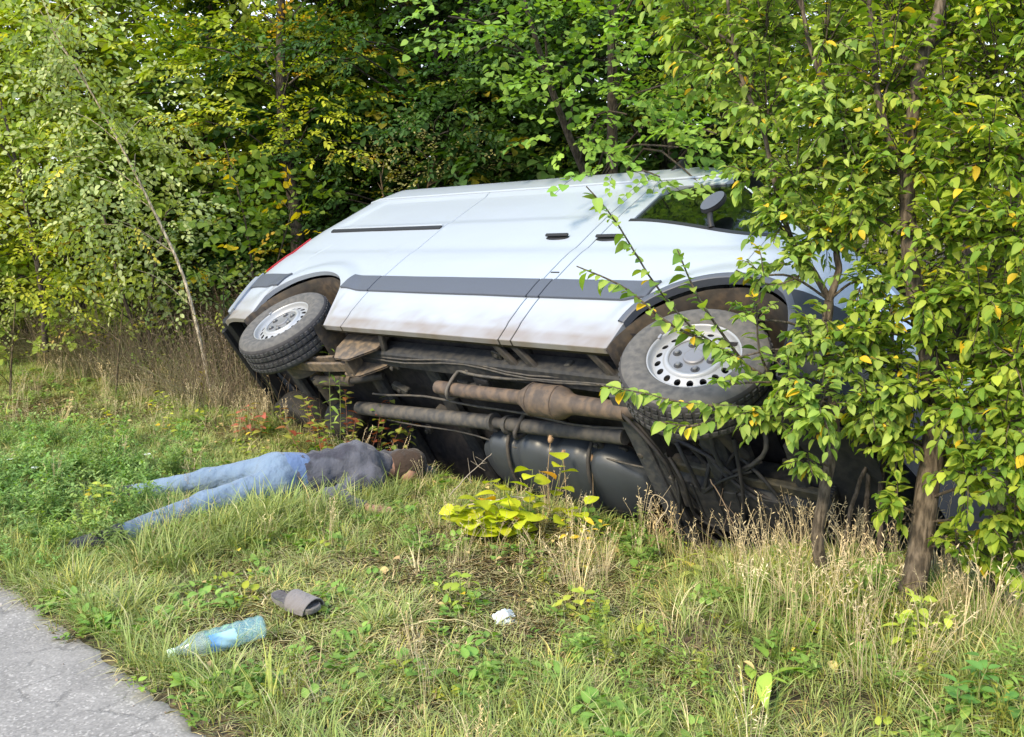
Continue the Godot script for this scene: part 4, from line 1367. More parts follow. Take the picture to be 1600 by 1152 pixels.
	bushy("thorn_bush", "thin olive thorn bush rising behind the van's rear roof edge", "bush", [[pts([-0.95, 0.6, -9.3, -0.95, 1.4, -9.3, -0.75, 2.3, -9.35]), 0.022, 0.006], [pts([-0.9, 0.6, -9.3, -1.2, 1.5, -9.25, -1.3, 2.1, -9.25]), 0.018, 0.006]],
		[[-1.28,2.21,-9.42,0.24,18], [-1.02,2.37,-9.44,0.24,18], [-0.77,2.21,-9.42,0.28,22], [-0.45,2.28,-9.53,0.28,22], [-0.95,2.05,-9.29,0.27,22], [-1.33,1.99,-9.28,0.18,14], [-0.51,2.05,-9.39,0.22,16], [-0.20,2.15,-9.61,0.23,14]],
		small, [Color(0.34, 0.35, 0.13), Color(0.52, 0.50, 0.22), Color(0.45, 0.30, 0.06), 0.06], 0.0, 0.0, 1.1, Color(0.16, 0.12, 0.09), Color(0.2, 0.14, 0.08), 0.006)
	bushy("low_bush", "low yellow-green bush at the foot of the leaning birch", "bush", [[pts([-2.6, 0.0, -8.35, -2.6, 0.5, -8.3, -2.6, 1.0, -8.3]), 0.014, 0.005]],
		[[-2.73,0.91,-8.19,0.17,7], [-2.53,0.66,-7.95,0.14,6], [-2.48,1.02,-8.31,0.17,8], [-2.90,0.74,-8.17,0.17,6], [-2.33,1.13,-8.43,0.15,6], [-2.35,0.75,-8.2,0.16,7]],
		fine, [Color(0.18, 0.24, 0.05), Color(0.33, 0.35, 0.06), Color(0.65, 0.40, 0.03), 0.10], 0.1, 0.1, 0.8, Color(0.13, 0.10, 0.08), Color(0.12, 0.10, 0.06), 0.005)
	bushy("olive_bush", "pale olive weedy bush in the brown undergrowth at the far left", "bush", [[pts([-4.55, 0.0, -8.2, -4.5, 0.4, -8.2, -4.45, 0.9, -8.25]), 0.012, 0.005]],
		[[-4.5,0.75,-8.15,0.22,10], [-4.25,0.6,-8.0,0.2,9], [-4.75,0.6,-8.2,0.22,10], [-4.45,0.45,-7.95,0.18,8], [-4.95,0.8,-8.4,0.25,11], [-4.6,0.3,-8.0,0.18,7]],
		small, [Color(0.22, 0.27, 0.08), Color(0.36, 0.38, 0.13), Color(0.5, 0.36, 0.08), 0.05], 0.1, 0.0, 1.2, Color(0.16, 0.13, 0.09), Color(0.18, 0.15, 0.08), 0.005)
	bushy("spindly_bush", "spindly brownish-green bush between the far-left bush and the birch stem", "bush", [[pts([-3.55, 0.0, -8.1, -3.5, 0.4, -8.1, -3.45, 0.85, -8.15]), 0.012, 0.005]],
		[[-3.5,0.75,-8.1,0.22,9], [-3.25,0.55,-7.95,0.18,7], [-3.75,0.6,-8.1,0.2,8], [-3.1,0.8,-8.2,0.2,8], [-3.95,0.75,-8.3,0.2,8]],
		small, [Color(0.17, 0.22, 0.07), Color(0.32, 0.33, 0.12), Color(0.42, 0.28, 0.08), 0.08], 0.1, 0.0, 1.2, Color(0.16, 0.13, 0.09), Color(0.18, 0.15, 0.08), 0.005)
	bushy("field_maple", "deep green field maple spreading over the van's roof", "maple", [[pts([0.9, 0.4, -8.0, 0.85, 1.5, -7.9, 0.8, 2.6, -7.6, 0.75, 4.2, -7.4]), 0.07, 0.025], [pts([0.85, 1.5, -7.9, 0.4, 2.4, -7.5, 0.1, 3.2, -7.2]), 0.04, 0.015]],
		[[-0.43,2.97,-6.49,0.24,12], [-0.14,2.86,-6.88,0.27,16], [0.24,3.04,-7.11,0.38,25], [0.46,2.63,-6.85,0.37,25], [0.15,2.60,-7.25,0.29,16], [0.73,2.90,-6.89,0.37,25], [0.79,2.33,-6.49,0.33,22], [0.46,2.20,-6.78,0.25,15], [1.04,2.50,-6.22,0.33,22], [1.05,2.07,-5.95,0.26,17], [0.62,1.93,-5.72,0.15,6], [0.88,1.87,-5.61,0.15,7], [1.11,1.84,-5.61,0.11,6], [1.07,2.95,-6.69,0.36,22], [1.29,2.15,-5.96,0.24,15], [0.00,3.60,-7.20,0.57,30], [0.69,3.54,-6.99,0.60,32], [1.25,3.33,-6.55,0.52,27]],
		lobed, [Color(0.13, 0.25, 0.045), Color(0.27, 0.40, 0.07), Color(0.5, 0.42, 0.04), 0.01], 0.5, 0.15, 0.95, Color(0.12, 0.10, 0.08), Color(0.10, 0.08, 0.06), 0.012)
	bushy("thicket_tree", "leafy tree in the thicket beyond the van's bonnet", "tree", [[pts([2.6, 0.3, -5.4, 2.6, 1.2, -5.3, 2.5, 2.4, -5.4, 2.4, 3.8, -5.5]), 0.06, 0.02]],
		[[2.32,2.63,-5.57,0.45,30], [2.02,2.4,-5.56,0.40,22], [2.64,1.71,-5.07,0.42,30], [2.24,1.4,-5.26,0.30,16], [2.78,1.24,-4.94,0.35,24], [2.48,1.0,-5.04,0.28,16], [2.14,2.0,-5.4,0.40,24], [2.84,2.5,-5.47,0.5,30], [1.81,2.66,-6.0,0.40,20], [2.48,3.1,-5.8,0.53,30], [2.01,3.28,-6.1,0.52,24], [3.0,3.2,-5.7,0.56,30], [2.9,0.8,-4.7,0.3,16], [3.2,1.6,-4.6,0.5,26]],
		fine, [Color(0.20, 0.30, 0.03), Color(0.42, 0.48, 0.05), Color(0.6, 0.48, 0.03), 0.02], 0.1, 0.1, 1.1, Color(0.12, 0.10, 0.08), Color(0.10, 0.08, 0.06), 0.012)

	# the forest behind
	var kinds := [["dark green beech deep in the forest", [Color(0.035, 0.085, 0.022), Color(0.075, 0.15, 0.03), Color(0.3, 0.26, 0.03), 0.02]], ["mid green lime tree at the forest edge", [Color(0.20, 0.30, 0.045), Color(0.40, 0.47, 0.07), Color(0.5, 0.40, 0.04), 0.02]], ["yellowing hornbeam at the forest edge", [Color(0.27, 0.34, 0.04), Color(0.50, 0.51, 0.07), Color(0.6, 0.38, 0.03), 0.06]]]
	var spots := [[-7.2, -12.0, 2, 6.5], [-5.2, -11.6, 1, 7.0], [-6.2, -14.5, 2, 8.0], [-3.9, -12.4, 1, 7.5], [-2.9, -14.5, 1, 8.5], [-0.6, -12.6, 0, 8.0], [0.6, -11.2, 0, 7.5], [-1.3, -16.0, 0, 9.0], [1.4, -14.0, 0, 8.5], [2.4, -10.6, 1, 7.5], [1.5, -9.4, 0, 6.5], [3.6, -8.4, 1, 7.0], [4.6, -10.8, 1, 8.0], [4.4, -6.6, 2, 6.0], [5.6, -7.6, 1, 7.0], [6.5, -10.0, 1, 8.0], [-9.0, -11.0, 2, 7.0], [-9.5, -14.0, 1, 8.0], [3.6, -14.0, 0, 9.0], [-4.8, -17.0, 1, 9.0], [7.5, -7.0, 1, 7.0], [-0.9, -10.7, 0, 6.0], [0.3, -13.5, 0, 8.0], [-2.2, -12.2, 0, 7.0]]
	var where := ["left of the birch, first in line", "behind the willow bush", "far left, deep behind", "behind the hornbeam", "deep behind the hornbeam", "above the thorn bush", "behind the van's roof", "deep above the van's rear", "deep behind the maple", "right behind the maple", "close behind the van's roof", "beyond the bonnet", "deep beyond the bonnet", "beside the thicket tree", "behind the thicket tree", "deep behind the thicket tree", "beyond the left frame edge", "deepest at the left", "deepest at the right", "deepest at the middle", "rightmost, behind the edge tree", "low and close behind the thorn bush", "straight behind the van's middle", "between hornbeam and thorn bush"]
	for k in spots.size():
		var e: Array = spots[k]
		var p := on(e[0], e[1], -0.05)
		var h: float = e[3]
		var cl := []
		for i in 74:
			var f := pow(rng.randf(), 1.3)
			var y := 0.25 + (h - 0.4) * f
			var a := rf(0, TAU)
			var rr: float = (0.6 + 1.5 * sin(PI * clampf(f * 0.85 + 0.15, 0, 1))) * sqrt(rf(0.25, 1.0))
			cl.append([p.x + cos(a) * rr, p.y + y, p.z + sin(a) * rr, rf(0.4, 0.7), 22 if y < 5.5 else 14])
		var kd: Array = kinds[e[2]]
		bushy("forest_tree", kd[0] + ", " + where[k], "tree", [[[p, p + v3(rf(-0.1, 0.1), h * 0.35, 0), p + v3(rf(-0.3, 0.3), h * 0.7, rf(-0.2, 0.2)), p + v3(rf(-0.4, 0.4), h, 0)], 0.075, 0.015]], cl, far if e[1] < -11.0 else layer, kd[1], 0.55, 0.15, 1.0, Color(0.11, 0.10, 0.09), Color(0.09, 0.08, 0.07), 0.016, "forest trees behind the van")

# ---------------------------------------------------------------- ground cover
func spot(s: float, u: float, s0: float, u0: float, r: float) -> float:
	return clampf(1.35 - Vector2(s - s0, (u - u0) * 1.3).length() / r + 0.35 * nz.get_noise_2d(s * 70.0, u * 70.0), 0.0, 1.0)

func bare(s: float, u: float) -> float:
	var b := 0.0
	for e in [[-5.5, 1.55, 0.75, 0.9], [-4.7, 1.85, 0.45, 0.8], [-0.55, 2.05, 0.42, 0.75], [0.15, 1.75, 0.5, 0.7], [0.25, 1.2, 0.4, 0.55], [-0.1, 0.62, 0.3, 0.5], [1.0, 1.35, 0.35, 0.45], [-3.6, 2.1, 0.4, 0.5], [0.55, 0.5, 0.3, 0.4], [-1.2, 1.3, 0.8, 0.35], [-0.15, 1.75, 0.7, 0.6], [1.35, 0.85, 0.3, 0.5], [0.5, 1.6, 0.35, 0.45], [-0.75, 1.25, 0.35, 0.45], [0.1, 0.95, 0.3, 0.45], [-6.5, 2.0, 0.6, 0.6]]:
		b = maxf(b, e[3] * spot(s, u, e[0], e[1], e[2]))
	return b

func near_frame(x: float, z: float, wide := 1.42) -> bool:
	var d := -z * 0.988 + 0.25
	return d > 1.6 and absf(x) < 0.5556 * d * wide

func blades(n: int, h: float, w: float, lean: float, ca: Color, cb: Color, spread: float, kink := 0.0) -> Geo:
	var g := Geo.new()
	for k in n:
		var a := rf(0, TAU)
		var p := v3(cos(a), 0, sin(a)) * spread * sqrt(rng.randf())
		var d := v3(cos(a + rf(-0.9, 0.9)), 0, sin(a + rf(-0.9, 0.9)))
		var side := v3(-d.z, 0, d.x).rotated(Vector3.UP, rf(-0.6, 0.6))
		var hh := h * rf(0.5, 1.15)
		var le := lean * rf(0.3, 1.5)
		var c := ca.lerp(cb, rng.randf())
		var rows := []
		var cols := []
		for i in 4:
			var f := i / 3.0
			var y := hh * (f - 0.35 * le * f * f - kink * 0.5 * f * f * f)
			var q := p + d * hh * le * f * f + v3(0, maxf(y, 0.004), 0)
			var ww := w * (1.0 - 0.92 * f * f) * 0.5
			rows.append(PackedVector3Array([q - side * ww, q + side * ww]))
			var cc := c * lerpf(0.8, 1.15, f)
			cols.append(_fill(Color(cc.r, cc.g, cc.b), 2))
		g.grid(rows, (d * -0.5 + v3(0, 0.8, 0)), false, false, cols)
	return g

func seed_stalks(n: int, h: float, col: Color, spread: float) -> Geo:
	var g := Geo.new()
	for k in n:
		var a := rf(0, TAU)
		var p := v3(cos(a), 0, sin(a)) * spread * sqrt(rng.randf())
		var d := v3(cos(a), 0, sin(a)).rotated(Vector3.UP, rf(-1, 1))
		var hh := h * rf(0.6, 1.15)
		var path := []
		var le := rf(0.05, 0.35)
		for i in 5:
			var f := i / 4.0
			path.append(p + d * hh * le * f * f + v3(0, hh * f * (1.0 - 0.12 * f), 0))
		var c := col * rf(0.7, 1.2)
		g.tube(path, 0.0016, 0.0008, 3, c, false)
		for i in 7:
			var q: Vector3 = (path[3] as Vector3).lerp(path[4], i / 6.0)
			var e := (rand_dir() + v3(0, 0.8, 0) + d * 0.4).normalized() * rf(0.012, 0.03)
			g.face([q, q + e * 0.5 + e.cross(d) * 0.10, q + e, q + e * 0.5 - e.cross(d) * 0.10], Vector3.UP, c * 1.1)
	return g

func scatter(called: String, label: String, cat: String, meshes: Array, n: int, srange: Vector2, urange: Vector2, want: Callable, size: Vector2, cols: Array, lie := 0.15, lift := 0.0) -> void:
	var t := thing(called, label, cat)
	tag(t, "", "", "", "stuff")
	var by := []
	for k in meshes: by.append([[], []])
	for k in n:
		var s := rf(srange.x, srange.y)
		var u := rf(urange.x, urange.y)
		var p := xz(s, u)
		if not near_frame(p.x, p.y): continue
		var w: float = want.call(s, u)
		if rng.randf() > w: continue
		var i := rng.randi() % meshes.size()
		var sc := rf(size.x, size.y) * (0.6 + 0.4 * minf(w, 1.0))
		var b := Basis(Vector3.UP, rf(0, TAU)) * Basis(Vector3.RIGHT, rf(-lie, lie))
		by[i][0].append(Transform3D(b.scaled(Vector3.ONE * sc), on(p.x, p.y, lift - 0.004)))
		by[i][1].append(pick_col(cols))
	for k in meshes.size():
		if by[k][0].size():
			many("clump", meshes[k], by[k][0], by[k][1], t)

func body_spot(s: float, u: float) -> float:     # grass pressed flat round the lying figure
	return spot(s, u, -1.9, 1.7, 0.8)

func flat_spot(s: float, u: float) -> float:
	return maxf(maxf(spot(s, u, -0.55, 0.45, 0.35), spot(s, u, -0.6, 0.85, 0.4)), spot(s, u, -0.2, 1.0, 0.45))

func grass_cover() -> void:
	var G := Color(0.20, 0.29, 0.06)
	var G2 := Color(0.40, 0.43, 0.14)
	var S := Color(0.58, 0.50, 0.30)
	var white := [Color(0.75, 0.75, 0.75), Color(0.65, 0.7, 0.6), Color(1.1, 0.9, 0.62), 0.16]
	var lawn := []
	for k in 4: lawn.append(blades(16, 0.085, 0.0042, 0.8, G, G2, 0.05).mesh(M.blade))
	for k in 2: lawn.append(blades(14, 0.10, 0.0038, 1.0, G2, S, 0.05, 0.5).mesh(M.blade))
	var a1 := func(s, u): return (1.0 - bare(s, u)) * (0.55 + 0.9 * nz.get_noise_2d(s * 45.0, u * 45.0) + 0.25) * ss(2.85, 2.5, u) * ss(0.02, 0.14, u + 0.05 * nz.get_noise_2d(s * 90.0, 11.0))
	scatter("grass", "short mixed grass covering the verge between asphalt and ditch", "grass", lawn, 36000, Vector2(-12, 4.8), Vector2(-0.05, 2.9), a1, Vector2(0.7, 1.4), white)
	var tall := []
	for k in 4: tall.append(blades(20, 0.21, 0.0055, 0.75, G * 0.95, G2 * 0.95, 0.055).mesh(M.blade))
	tall.append(blades(16, 0.20, 0.005, 0.9, G2, S, 0.05, 0.3).mesh(M.blade))
	var a2 := func(s, u):
		var edge := 0.6 * ss(0.5, 0.15, u + 0.12 * nz.get_noise_2d(s * 120.0, 0.0)) * ss(-4.5, -2.0, s) * ss(0.06, 0.18, u + 0.06 * nz.get_noise_2d(s * 90.0, 11.0))
		var front := 0.55 * ss(0.3, 1.0, s) * ss(0.1, 0.5, u) * (0.45 + nz.get_noise_2d(s * 60.0 + 50.0, u * 60.0))
		var right := 0.35 * ss(0.2, 1.2, s) * ss(1.1, 1.8, u)
		var far := 0.12 * ss(-2.5, -4.0, s) + 0.95 * exp(-pow((s + 1.5) / 0.15, 2.0)) * ss(0.3, 0.6, u) * ss(2.3, 2.0, u) + 0.6 * spot(s, u, -1.75, 1.0, 0.6) + 0.5 * spot(s, u, -1.2, 1.55, 0.4)
		return maxf(maxf(edge, front), maxf(right, far)) * (1.0 - flat_spot(s, u)) * ss(2.8, 2.4, u) * (1.0 - 0.6 * bare(s, u))
	scatter("tall_grass", "tall green grass tufts hanging over the asphalt edge and filling the foreground", "grass", tall, 18000, Vector2(-8, 4.8), Vector2(-0.06, 2.8), a2, Vector2(0.6, 1.35), white)
	var dry := []
	for k in 3: dry.append(seed_stalks(9, 0.42, Color(0.56, 0.47, 0.29), 0.06).mesh(M.straw))
	for k in 2: dry.append(blades(14, 0.30, 0.004, 0.8, Color(0.45, 0.37, 0.20), Color(0.56, 0.48, 0.28), 0.05, 0.2).mesh(M.straw))
	var a3 := func(s, u):
		var right := 0.5 * ss(0.2, 1.3, s) * ss(1.35, 2.0, u)
		var lip := 0.28 * ss(2.0, 2.4, u) * ss(-0.6, 0.2, s)
		var left := 0.22 * ss(-2.8, -3.6, s) * ss(1.9, 2.4, u)
		var mid := 0.16 * spot(s, u, -0.1, 1.9, 0.8)
		return maxf(maxf(right, mid), maxf(lip, maxf(left, 0.045 * ss(0.1, 0.4, u)))) * (1.0 - flat_spot(s, u)) * (1.0 - body_spot(s, u)) * ss(3.0, 2.6, u)
	scatter("dry_grass", "straw-coloured dry grass with seed heads along the ditch lip at the right", "grass", dry, 7500, Vector2(-8, 4.8), Vector2(0.2, 2.9), a3, Vector2(0.6, 1.25), [Color(1, 1, 1), Color(0.75, 0.7, 0.65), Color(1.2, 1.1, 0.9), 0.1], 0.25)
	# mown stalks lying about
	var lay := []
	for k in 4:
		var g := Geo.new()
		for i in 22:
			var p := v3(rf(-0.09, 0.09), rf(0.004, 0.03), rf(-0.09, 0.09))
			var a := rf(0, TAU)
			var d := v3(cos(a), rf(-0.12, 0.2), sin(a)) * rf(0.03, 0.10)
			var sd := v3(-sin(a), 0, cos(a)) * rf(0.0012, 0.003)
			var c: Color = Color(0.42, 0.34, 0.20).lerp(Color(0.28, 0.29, 0.11), rng.randf()) * rf(0.7, 1.25)
			g.face([p - sd, p + sd, p + d * 0.5 + v3(0, 0.006, 0) + sd * 0.8, p + d + sd * 0.3, p + d * 0.5 + v3(0, 0.006, 0) - sd * 0.8], Vector3.UP, c)
		lay.append(g.mesh(M.straw))
	var a4 := func(s, u): return (0.32 + 0.75 * bare(s, u) + 0.55 * flat_spot(s, u) + 0.25 * body_spot(s, u)) * ss(2.8, 2.5, u) * ss(0.0, 0.2, u)
	scatter("cut_stalks", "pale cut grass and straw lying flat on the verge", "straw", lay, 10500, Vector2(-9, 4.8), Vector2(0.0, 2.7), a4, Vector2(0.7, 1.3), [Color(1, 1, 1), Color(0.8, 0.72, 0.65), Color(0.6, 0.45, 0.35), 0.15], 0.2)
	# broad-leaved weeds
	var weeds := []
	for k in 4:
		var g := Geo.new()
		for i in 11:
			var lg := leaf_geo(rf(0.03, 0.065), rf(0.4, 0.6), rf(0.1, 0.5), 0.3, Color(0.16, 0.27, 0.06).lerp(Color(0.28, 0.38, 0.09), rng.randf()), 0.3)
			g.add(lg, Transform3D(Basis(Vector3.UP, rf(0, TAU)) * Basis(Vector3.BACK, rf(0.1, 1.1)), v3(rf(-0.02, 0.02), rf(0.0, 0.05), rf(-0.02, 0.02))))
		weeds.append(g.mesh(M.leaf))
	var a5 := func(s, u): return clampf(0.26 + 0.9 * nz.get_noise_2d(s * 50.0 - 90.0, u * 50.0), 0, 1) * (1.0 - 0.7 * bare(s, u)) * ss(2.9, 2.5, u) * ss(-0.02, 0.1, u)
	scatter("low_weeds", "small broad-leaved weeds scattered through the verge grass", "weeds", weeds, 10500, Vector2(-9, 4.8), Vector2(0, 2.8), a5, Vector2(0.7, 1.5), [Color(1, 1, 1), Color(0.8, 0.95, 0.8), Color(1.7, 1.2, 0.5), 0.07], 0.25)
	var meadow := []
	for k in 4:
		var g := Geo.new()
		for i in 3:
			var a := rf(0, TAU)
			var top := v3(cos(a) * rf(0.01, 0.06), rf(0.14, 0.26), sin(a) * rf(0.01, 0.06))
			g.tube([Vector3.ZERO, top * 0.5 + v3(0, 0.01, 0), top], 0.0022, 0.001, 4, Color(0.22, 0.28, 0.09), false)
			for j in 12:
				var f := rf(0.1, 1.0)
				var lg := leaf_geo(rf(0.03, 0.06) * (1.2 - 0.5 * f), rf(0.22, 0.42), 0.3, 0.3, Color(0.17, 0.27, 0.06).lerp(Color(0.32, 0.42, 0.11), rng.randf()), 0.1)
				g.add(lg, Transform3D(Basis(Vector3.UP, rf(0, TAU)) * Basis(Vector3.BACK, rf(-0.1, 0.9)), top * f))
		meadow.append(g.mesh(M.leaf))
	var a10 := func(s, u): return clampf(0.2 + 1.1 * nz.get_noise_2d(s * 55.0 + 200.0, u * 55.0), 0, 1) * (0.35 + 0.65 * ss(-0.3, 0.5, s)) * (1.0 - flat_spot(s, u)) * (1.0 - body_spot(s, u)) * ss(2.7, 2.3, u) * ss(0.2, 0.5, u)
	scatter("meadow_weeds", "leafy green weeds standing between grass and straw in the right foreground", "weeds", meadow, 1750, Vector2(-7, 4.8), Vector2(0.2, 2.7), a10, Vector2(0.6, 1.2), [Color(0.9, 0.9, 0.9), Color(0.7, 0.8, 0.7), Color(1.1, 0.8, 0.5), 0.1], 0.25)
	# the feathery herb patch by the asphalt at the left
	var herb := []
	for k in 4:
		var g := Geo.new()
		for i in 9:
			var a := rf(0, TAU)
			var top := v3(cos(a) * rf(0.02, 0.13), rf(0.12, 0.26), sin(a) * rf(0.02, 0.13))
			var st := [Vector3.ZERO, top * 0.5 + v3(0, 0.03, 0), top]
			g.tube(st, 0.002, 0.001, 3, Color(0.16, 0.24, 0.08), false)
			for j in 16:
				var f := rf(0.3, 1.0)
				var q: Vector3 = Vector3.ZERO.lerp(top, f) + v3(0, 0.03 * sin(f * PI), 0)
				var lg := leaf_geo(rf(0.02, 0.042), rf(0.28, 0.4), 0.2, 0.2, Color(0.15, 0.23, 0.06).lerp(Color(0.32, 0.40, 0.14), rng.randf()), 0.1)
				g.add(lg, Transform3D(Basis(Vector3.UP, rf(0, TAU)) * Basis(Vector3.BACK, rf(-0.3, 0.9)), q))
		herb.append(g.mesh(M.leaf))
	var a6 := func(s, u): return clampf(0.9 * spot(s, u, -3.45, 0.6, 1.35) * (0.75 + nz.get_noise_2d(s * 80.0, u * 80.0 + 400.0)) + 0.4 * spot(s, u, -2.2, 0.5, 0.5), 0.0, 1.0) * ss(0.0, 0.1, u)
	scatter("herb_patch", "dense patch of feathery dark green herbs beside the asphalt at the left", "herbs", herb, 1300, Vector2(-6.0, -1.7), Vector2(0, 2.3), a6, Vector2(0.45, 1.4), [Color(1, 1, 1), Color(0.75, 0.95, 0.8), Color(1.3, 1.2, 0.8), 0.06], 0.15)
	var fl := []
	var fg := Geo.new()
	fg.tube([Vector3.ZERO, v3(0.01, 0.15, 0), v3(0.0, 0.29, 0.02)], 0.0018, 0.001, 4, Color(0.18, 0.26, 0.1), false)
	for i in 26:
		var a := rf(0, TAU)
		var r := 0.028 * sqrt(rng.randf())
		var q := v3(cos(a) * r, 0.29 + 0.008 * (1.0 - r / 0.028), sin(a) * r + 0.02)
		for j in 4:
			var b := TAU * j / 4.0
			fg.face([q, q + v3(cos(b) * 0.005, 0.001, sin(b) * 0.005), q + v3(cos(b + 0.7) * 0.006, 0.001, sin(b + 0.7) * 0.006)], Vector3.UP, Color(0.75, 0.76, 0.7))
	fl.append(fg.mesh(M.straw))
	var a7 := func(s, u): return 0.5 * spot(s, u, -3.4, 0.6, 1.0) + 0.3 * spot(s, u, -8.0, 2.2, 0.8)
	scatter("white_flowers", "small white flower heads standing in the herb patch and far verge", "flowers", fl, 60, Vector2(-9, -2), Vector2(0.1, 2.4), a7, Vector2(0.7, 1.1), [Color(1, 1, 1), Color(0.95, 0.95, 1), Color(1, 1, 1), 0.0], 0.2)
	# brown undergrowth on the ditch at the left
	var und := []
	for k in 3: und.append(seed_stalks(14, 0.75, Color(0.17, 0.13, 0.085), 0.16).mesh(M.straw))
	for k in 3: und.append(blades(24, 0.60, 0.006, 0.9, Color(0.14, 0.12, 0.065), Color(0.25, 0.22, 0.12), 0.15, 0.35).mesh(M.straw))
	for k in 2: und.append(blades(20, 0.5, 0.006, 0.8, Color(0.14, 0.18, 0.06), Color(0.24, 0.26, 0.10), 0.12).mesh(M.blade))
	var a8 := func(s, u): return ss(2.3, 2.7, u) * ss(-3.9, -4.5, s) + 0.35 * ss(2.45, 2.65, u) * ss(-2.2, -3.0, s) * ss(3.0, 2.8, u)
	scatter("ditch_undergrowth", "tangled brown dry undergrowth along the ditch left of the van", "undergrowth", und, 5200, Vector2(-13, -2), Vector2(2.2, 4.6), a8, Vector2(0.75, 1.55), [Color(1, 1, 1), Color(0.75, 0.72, 0.7), Color(0.9, 1.2, 0.6), 0.15], 0.35)
	var lush := []
	for k in 3: lush.append(spray_geo(11, 0.30, 0.055, 0.6, 0.2, 0.2).mesh(M.leaf))
	var a9 := func(s, u): return 0.5 * ss(2.5, 2.9, u) * ss(-4.6, -5.4, s) + 0.30 * ss(3.4, 4.0, u) + 0.35 * ss(2.5, 2.9, u) * ss(1.3, 1.9, s)
	var t := thing("forest_floor_plants", "low leafy growth under the trees beyond the ditch", "undergrowth")
	tag(t, "", "", "", "stuff")
	var tf := []
	var cl := []
	for k in 7000:
		var s := rf(-13, 5)
		var u := rf(2.4, 8.5)
		var p := xz(s, u)
		if not near_frame(p.x, p.y) or rng.randf() > a9.call(s, u): continue
		if s > -4.6 and s < 1.8 and u < 5.6: continue
		tf.append(Transform3D(Basis(Vector3.UP, rf(0, TAU)) * Basis(Vector3.BACK, rf(0.2, 1.3)).scaled(Vector3.ONE * rf(0.8, 1.7)), on(p.x, p.y, rf(0, 0.35))))
		cl.append(pick_col([Color(0.11, 0.17, 0.04), Color(0.26, 0.30, 0.07), Color(0.5, 0.38, 0.06), 0.06]))
	many("clump", lush[0], tf, cl, t)
	# fallen leaves
	var dead := leaf_geo(0.05, 0.6, 0.3, 0.5, Color.WHITE, 0.15).mesh(M.straw)
	t = thing("fallen_leaves", "scattered yellow and brown fallen leaves on the verge", "leaves")
	tag(t, "", "", "", "stuff")
	tf = []; cl = []
	for k in 500:
		var p := xz(rf(-7, 3), 2.8 * sqrt(rng.randf()))
		if not near_frame(p.x, p.y): continue
		tf.append(Transform3D(Basis(rand_dir(), rf(0, 0.8)) * Basis(Vector3.UP, rf(0, TAU)).scaled(Vector3.ONE * rf(0.5, 1.2)), on(p.x, p.y, rf(0.01, 0.06))))
		cl.append(pick_col([Color(0.30, 0.20, 0.09), Color(0.45, 0.36, 0.14), Color(0.65, 0.5, 0.06), 0.12]))
	many("leaf", dead, tf, cl, t)
	# crumbs of earth and gravel
	var gr := Geo.new()
	gr.lathe([[0.0, -0.5], [0.7, -0.35], [1.0, 0.0], [0.6, 0.45], [0.0, 0.6]], 6, Transform3D.IDENTITY, Color.WHITE)
	var rub := thing("earth_crumbs", "crumbs of earth and gravel on the bare patches and asphalt edge", "gravel")
	tag(rub, "", "", "", "stuff")
	tf = []; cl = []
	for k in 6000:
		var s := rf(-7, 3)
		var u := rf(-0.25, 2.8)
		var p := xz(s, u)
		if not near_frame(p.x, p.y) or rng.randf() > bare(s, u) + 0.5 * ss(0.12, 0.0, absf(u)): continue
		tf.append(Transform3D(Basis(rand_dir(), rf(0, TAU)).scaled(Vector3(rf(0.5, 1), rf(0.5, 1), rf(0.5, 1)) * rf(0.002, 0.009)), on(p.x, p.y) if u > 0.05 else v3(p.x, 0.003, p.y)))
		cl.append(pick_col([Color(0.14, 0.10, 0.07), Color(0.24, 0.19, 0.14), Color(0.3, 0.29, 0.28), 0.1]))
	many("crumb", gr.mesh(M.straw), tf, cl, rub)

# ---------------------------------------------------------------- plants one can point to
func weed(called: String, label: String, cat: String, x: float, z: float, stems: Array, ln: float, wide: float, bend: float, cols: Array, stalk := Color(0.2, 0.22, 0.08), group := "") -> void:
	# stems: [dx, dz, height, leaves, lean]
	var at := on(x, z, -0.01)
	var t := thing(called, label, cat, at, group)
	var lm := []
	for k in 5: lm.append(leaf_geo(1.0, wide, bend * rf(0.5, 1.4), 0.25, pick_col(cols), 0.12, 0.5).mesh(M.leaf))
	lm.append(leaf_geo(1.0, wide, bend, 0.3, cols[2], 0.12, 0.5).mesh(M.leaf))
	for s in stems:
		var g := Geo.new()
		var a := v3(s[0], 0, s[1])
		var b := a + v3(s[0] * s[4], s[2], s[1] * s[4])
		var p := smooth_path([a, a.lerp(b, 0.5) + v3(rf(-0.02, 0.02), 0.03 * s[2], rf(-0.02, 0.02)), b], 8)
		g.tube(p, 0.0035, 0.0015, 5, stalk)
		obj("stalk", g, M.straw, t)
		for k in s[3]:
			var f: float = lerpf(0.22, 1.0, (k + 0.7) / s[3])
			var i := mini(int(f * 8), 7)
			var q: Vector3 = (p[i] as Vector3).lerp(p[i + 1], clampf(f * 8 - i, 0, 1))
			var an: float = k * 2.4 + rf(-0.4, 0.4)
			var d := v3(cos(an), rf(-0.1, 0.7), sin(an))
			inst("leaf", lm[5 if rng.randf() < cols[3] else rng.randi() % 5], t, Transform3D(dir_basis(d, rf(-0.5, 0.5)).scaled(Vector3.ONE * ln * rf(0.65, 1.15)), q))

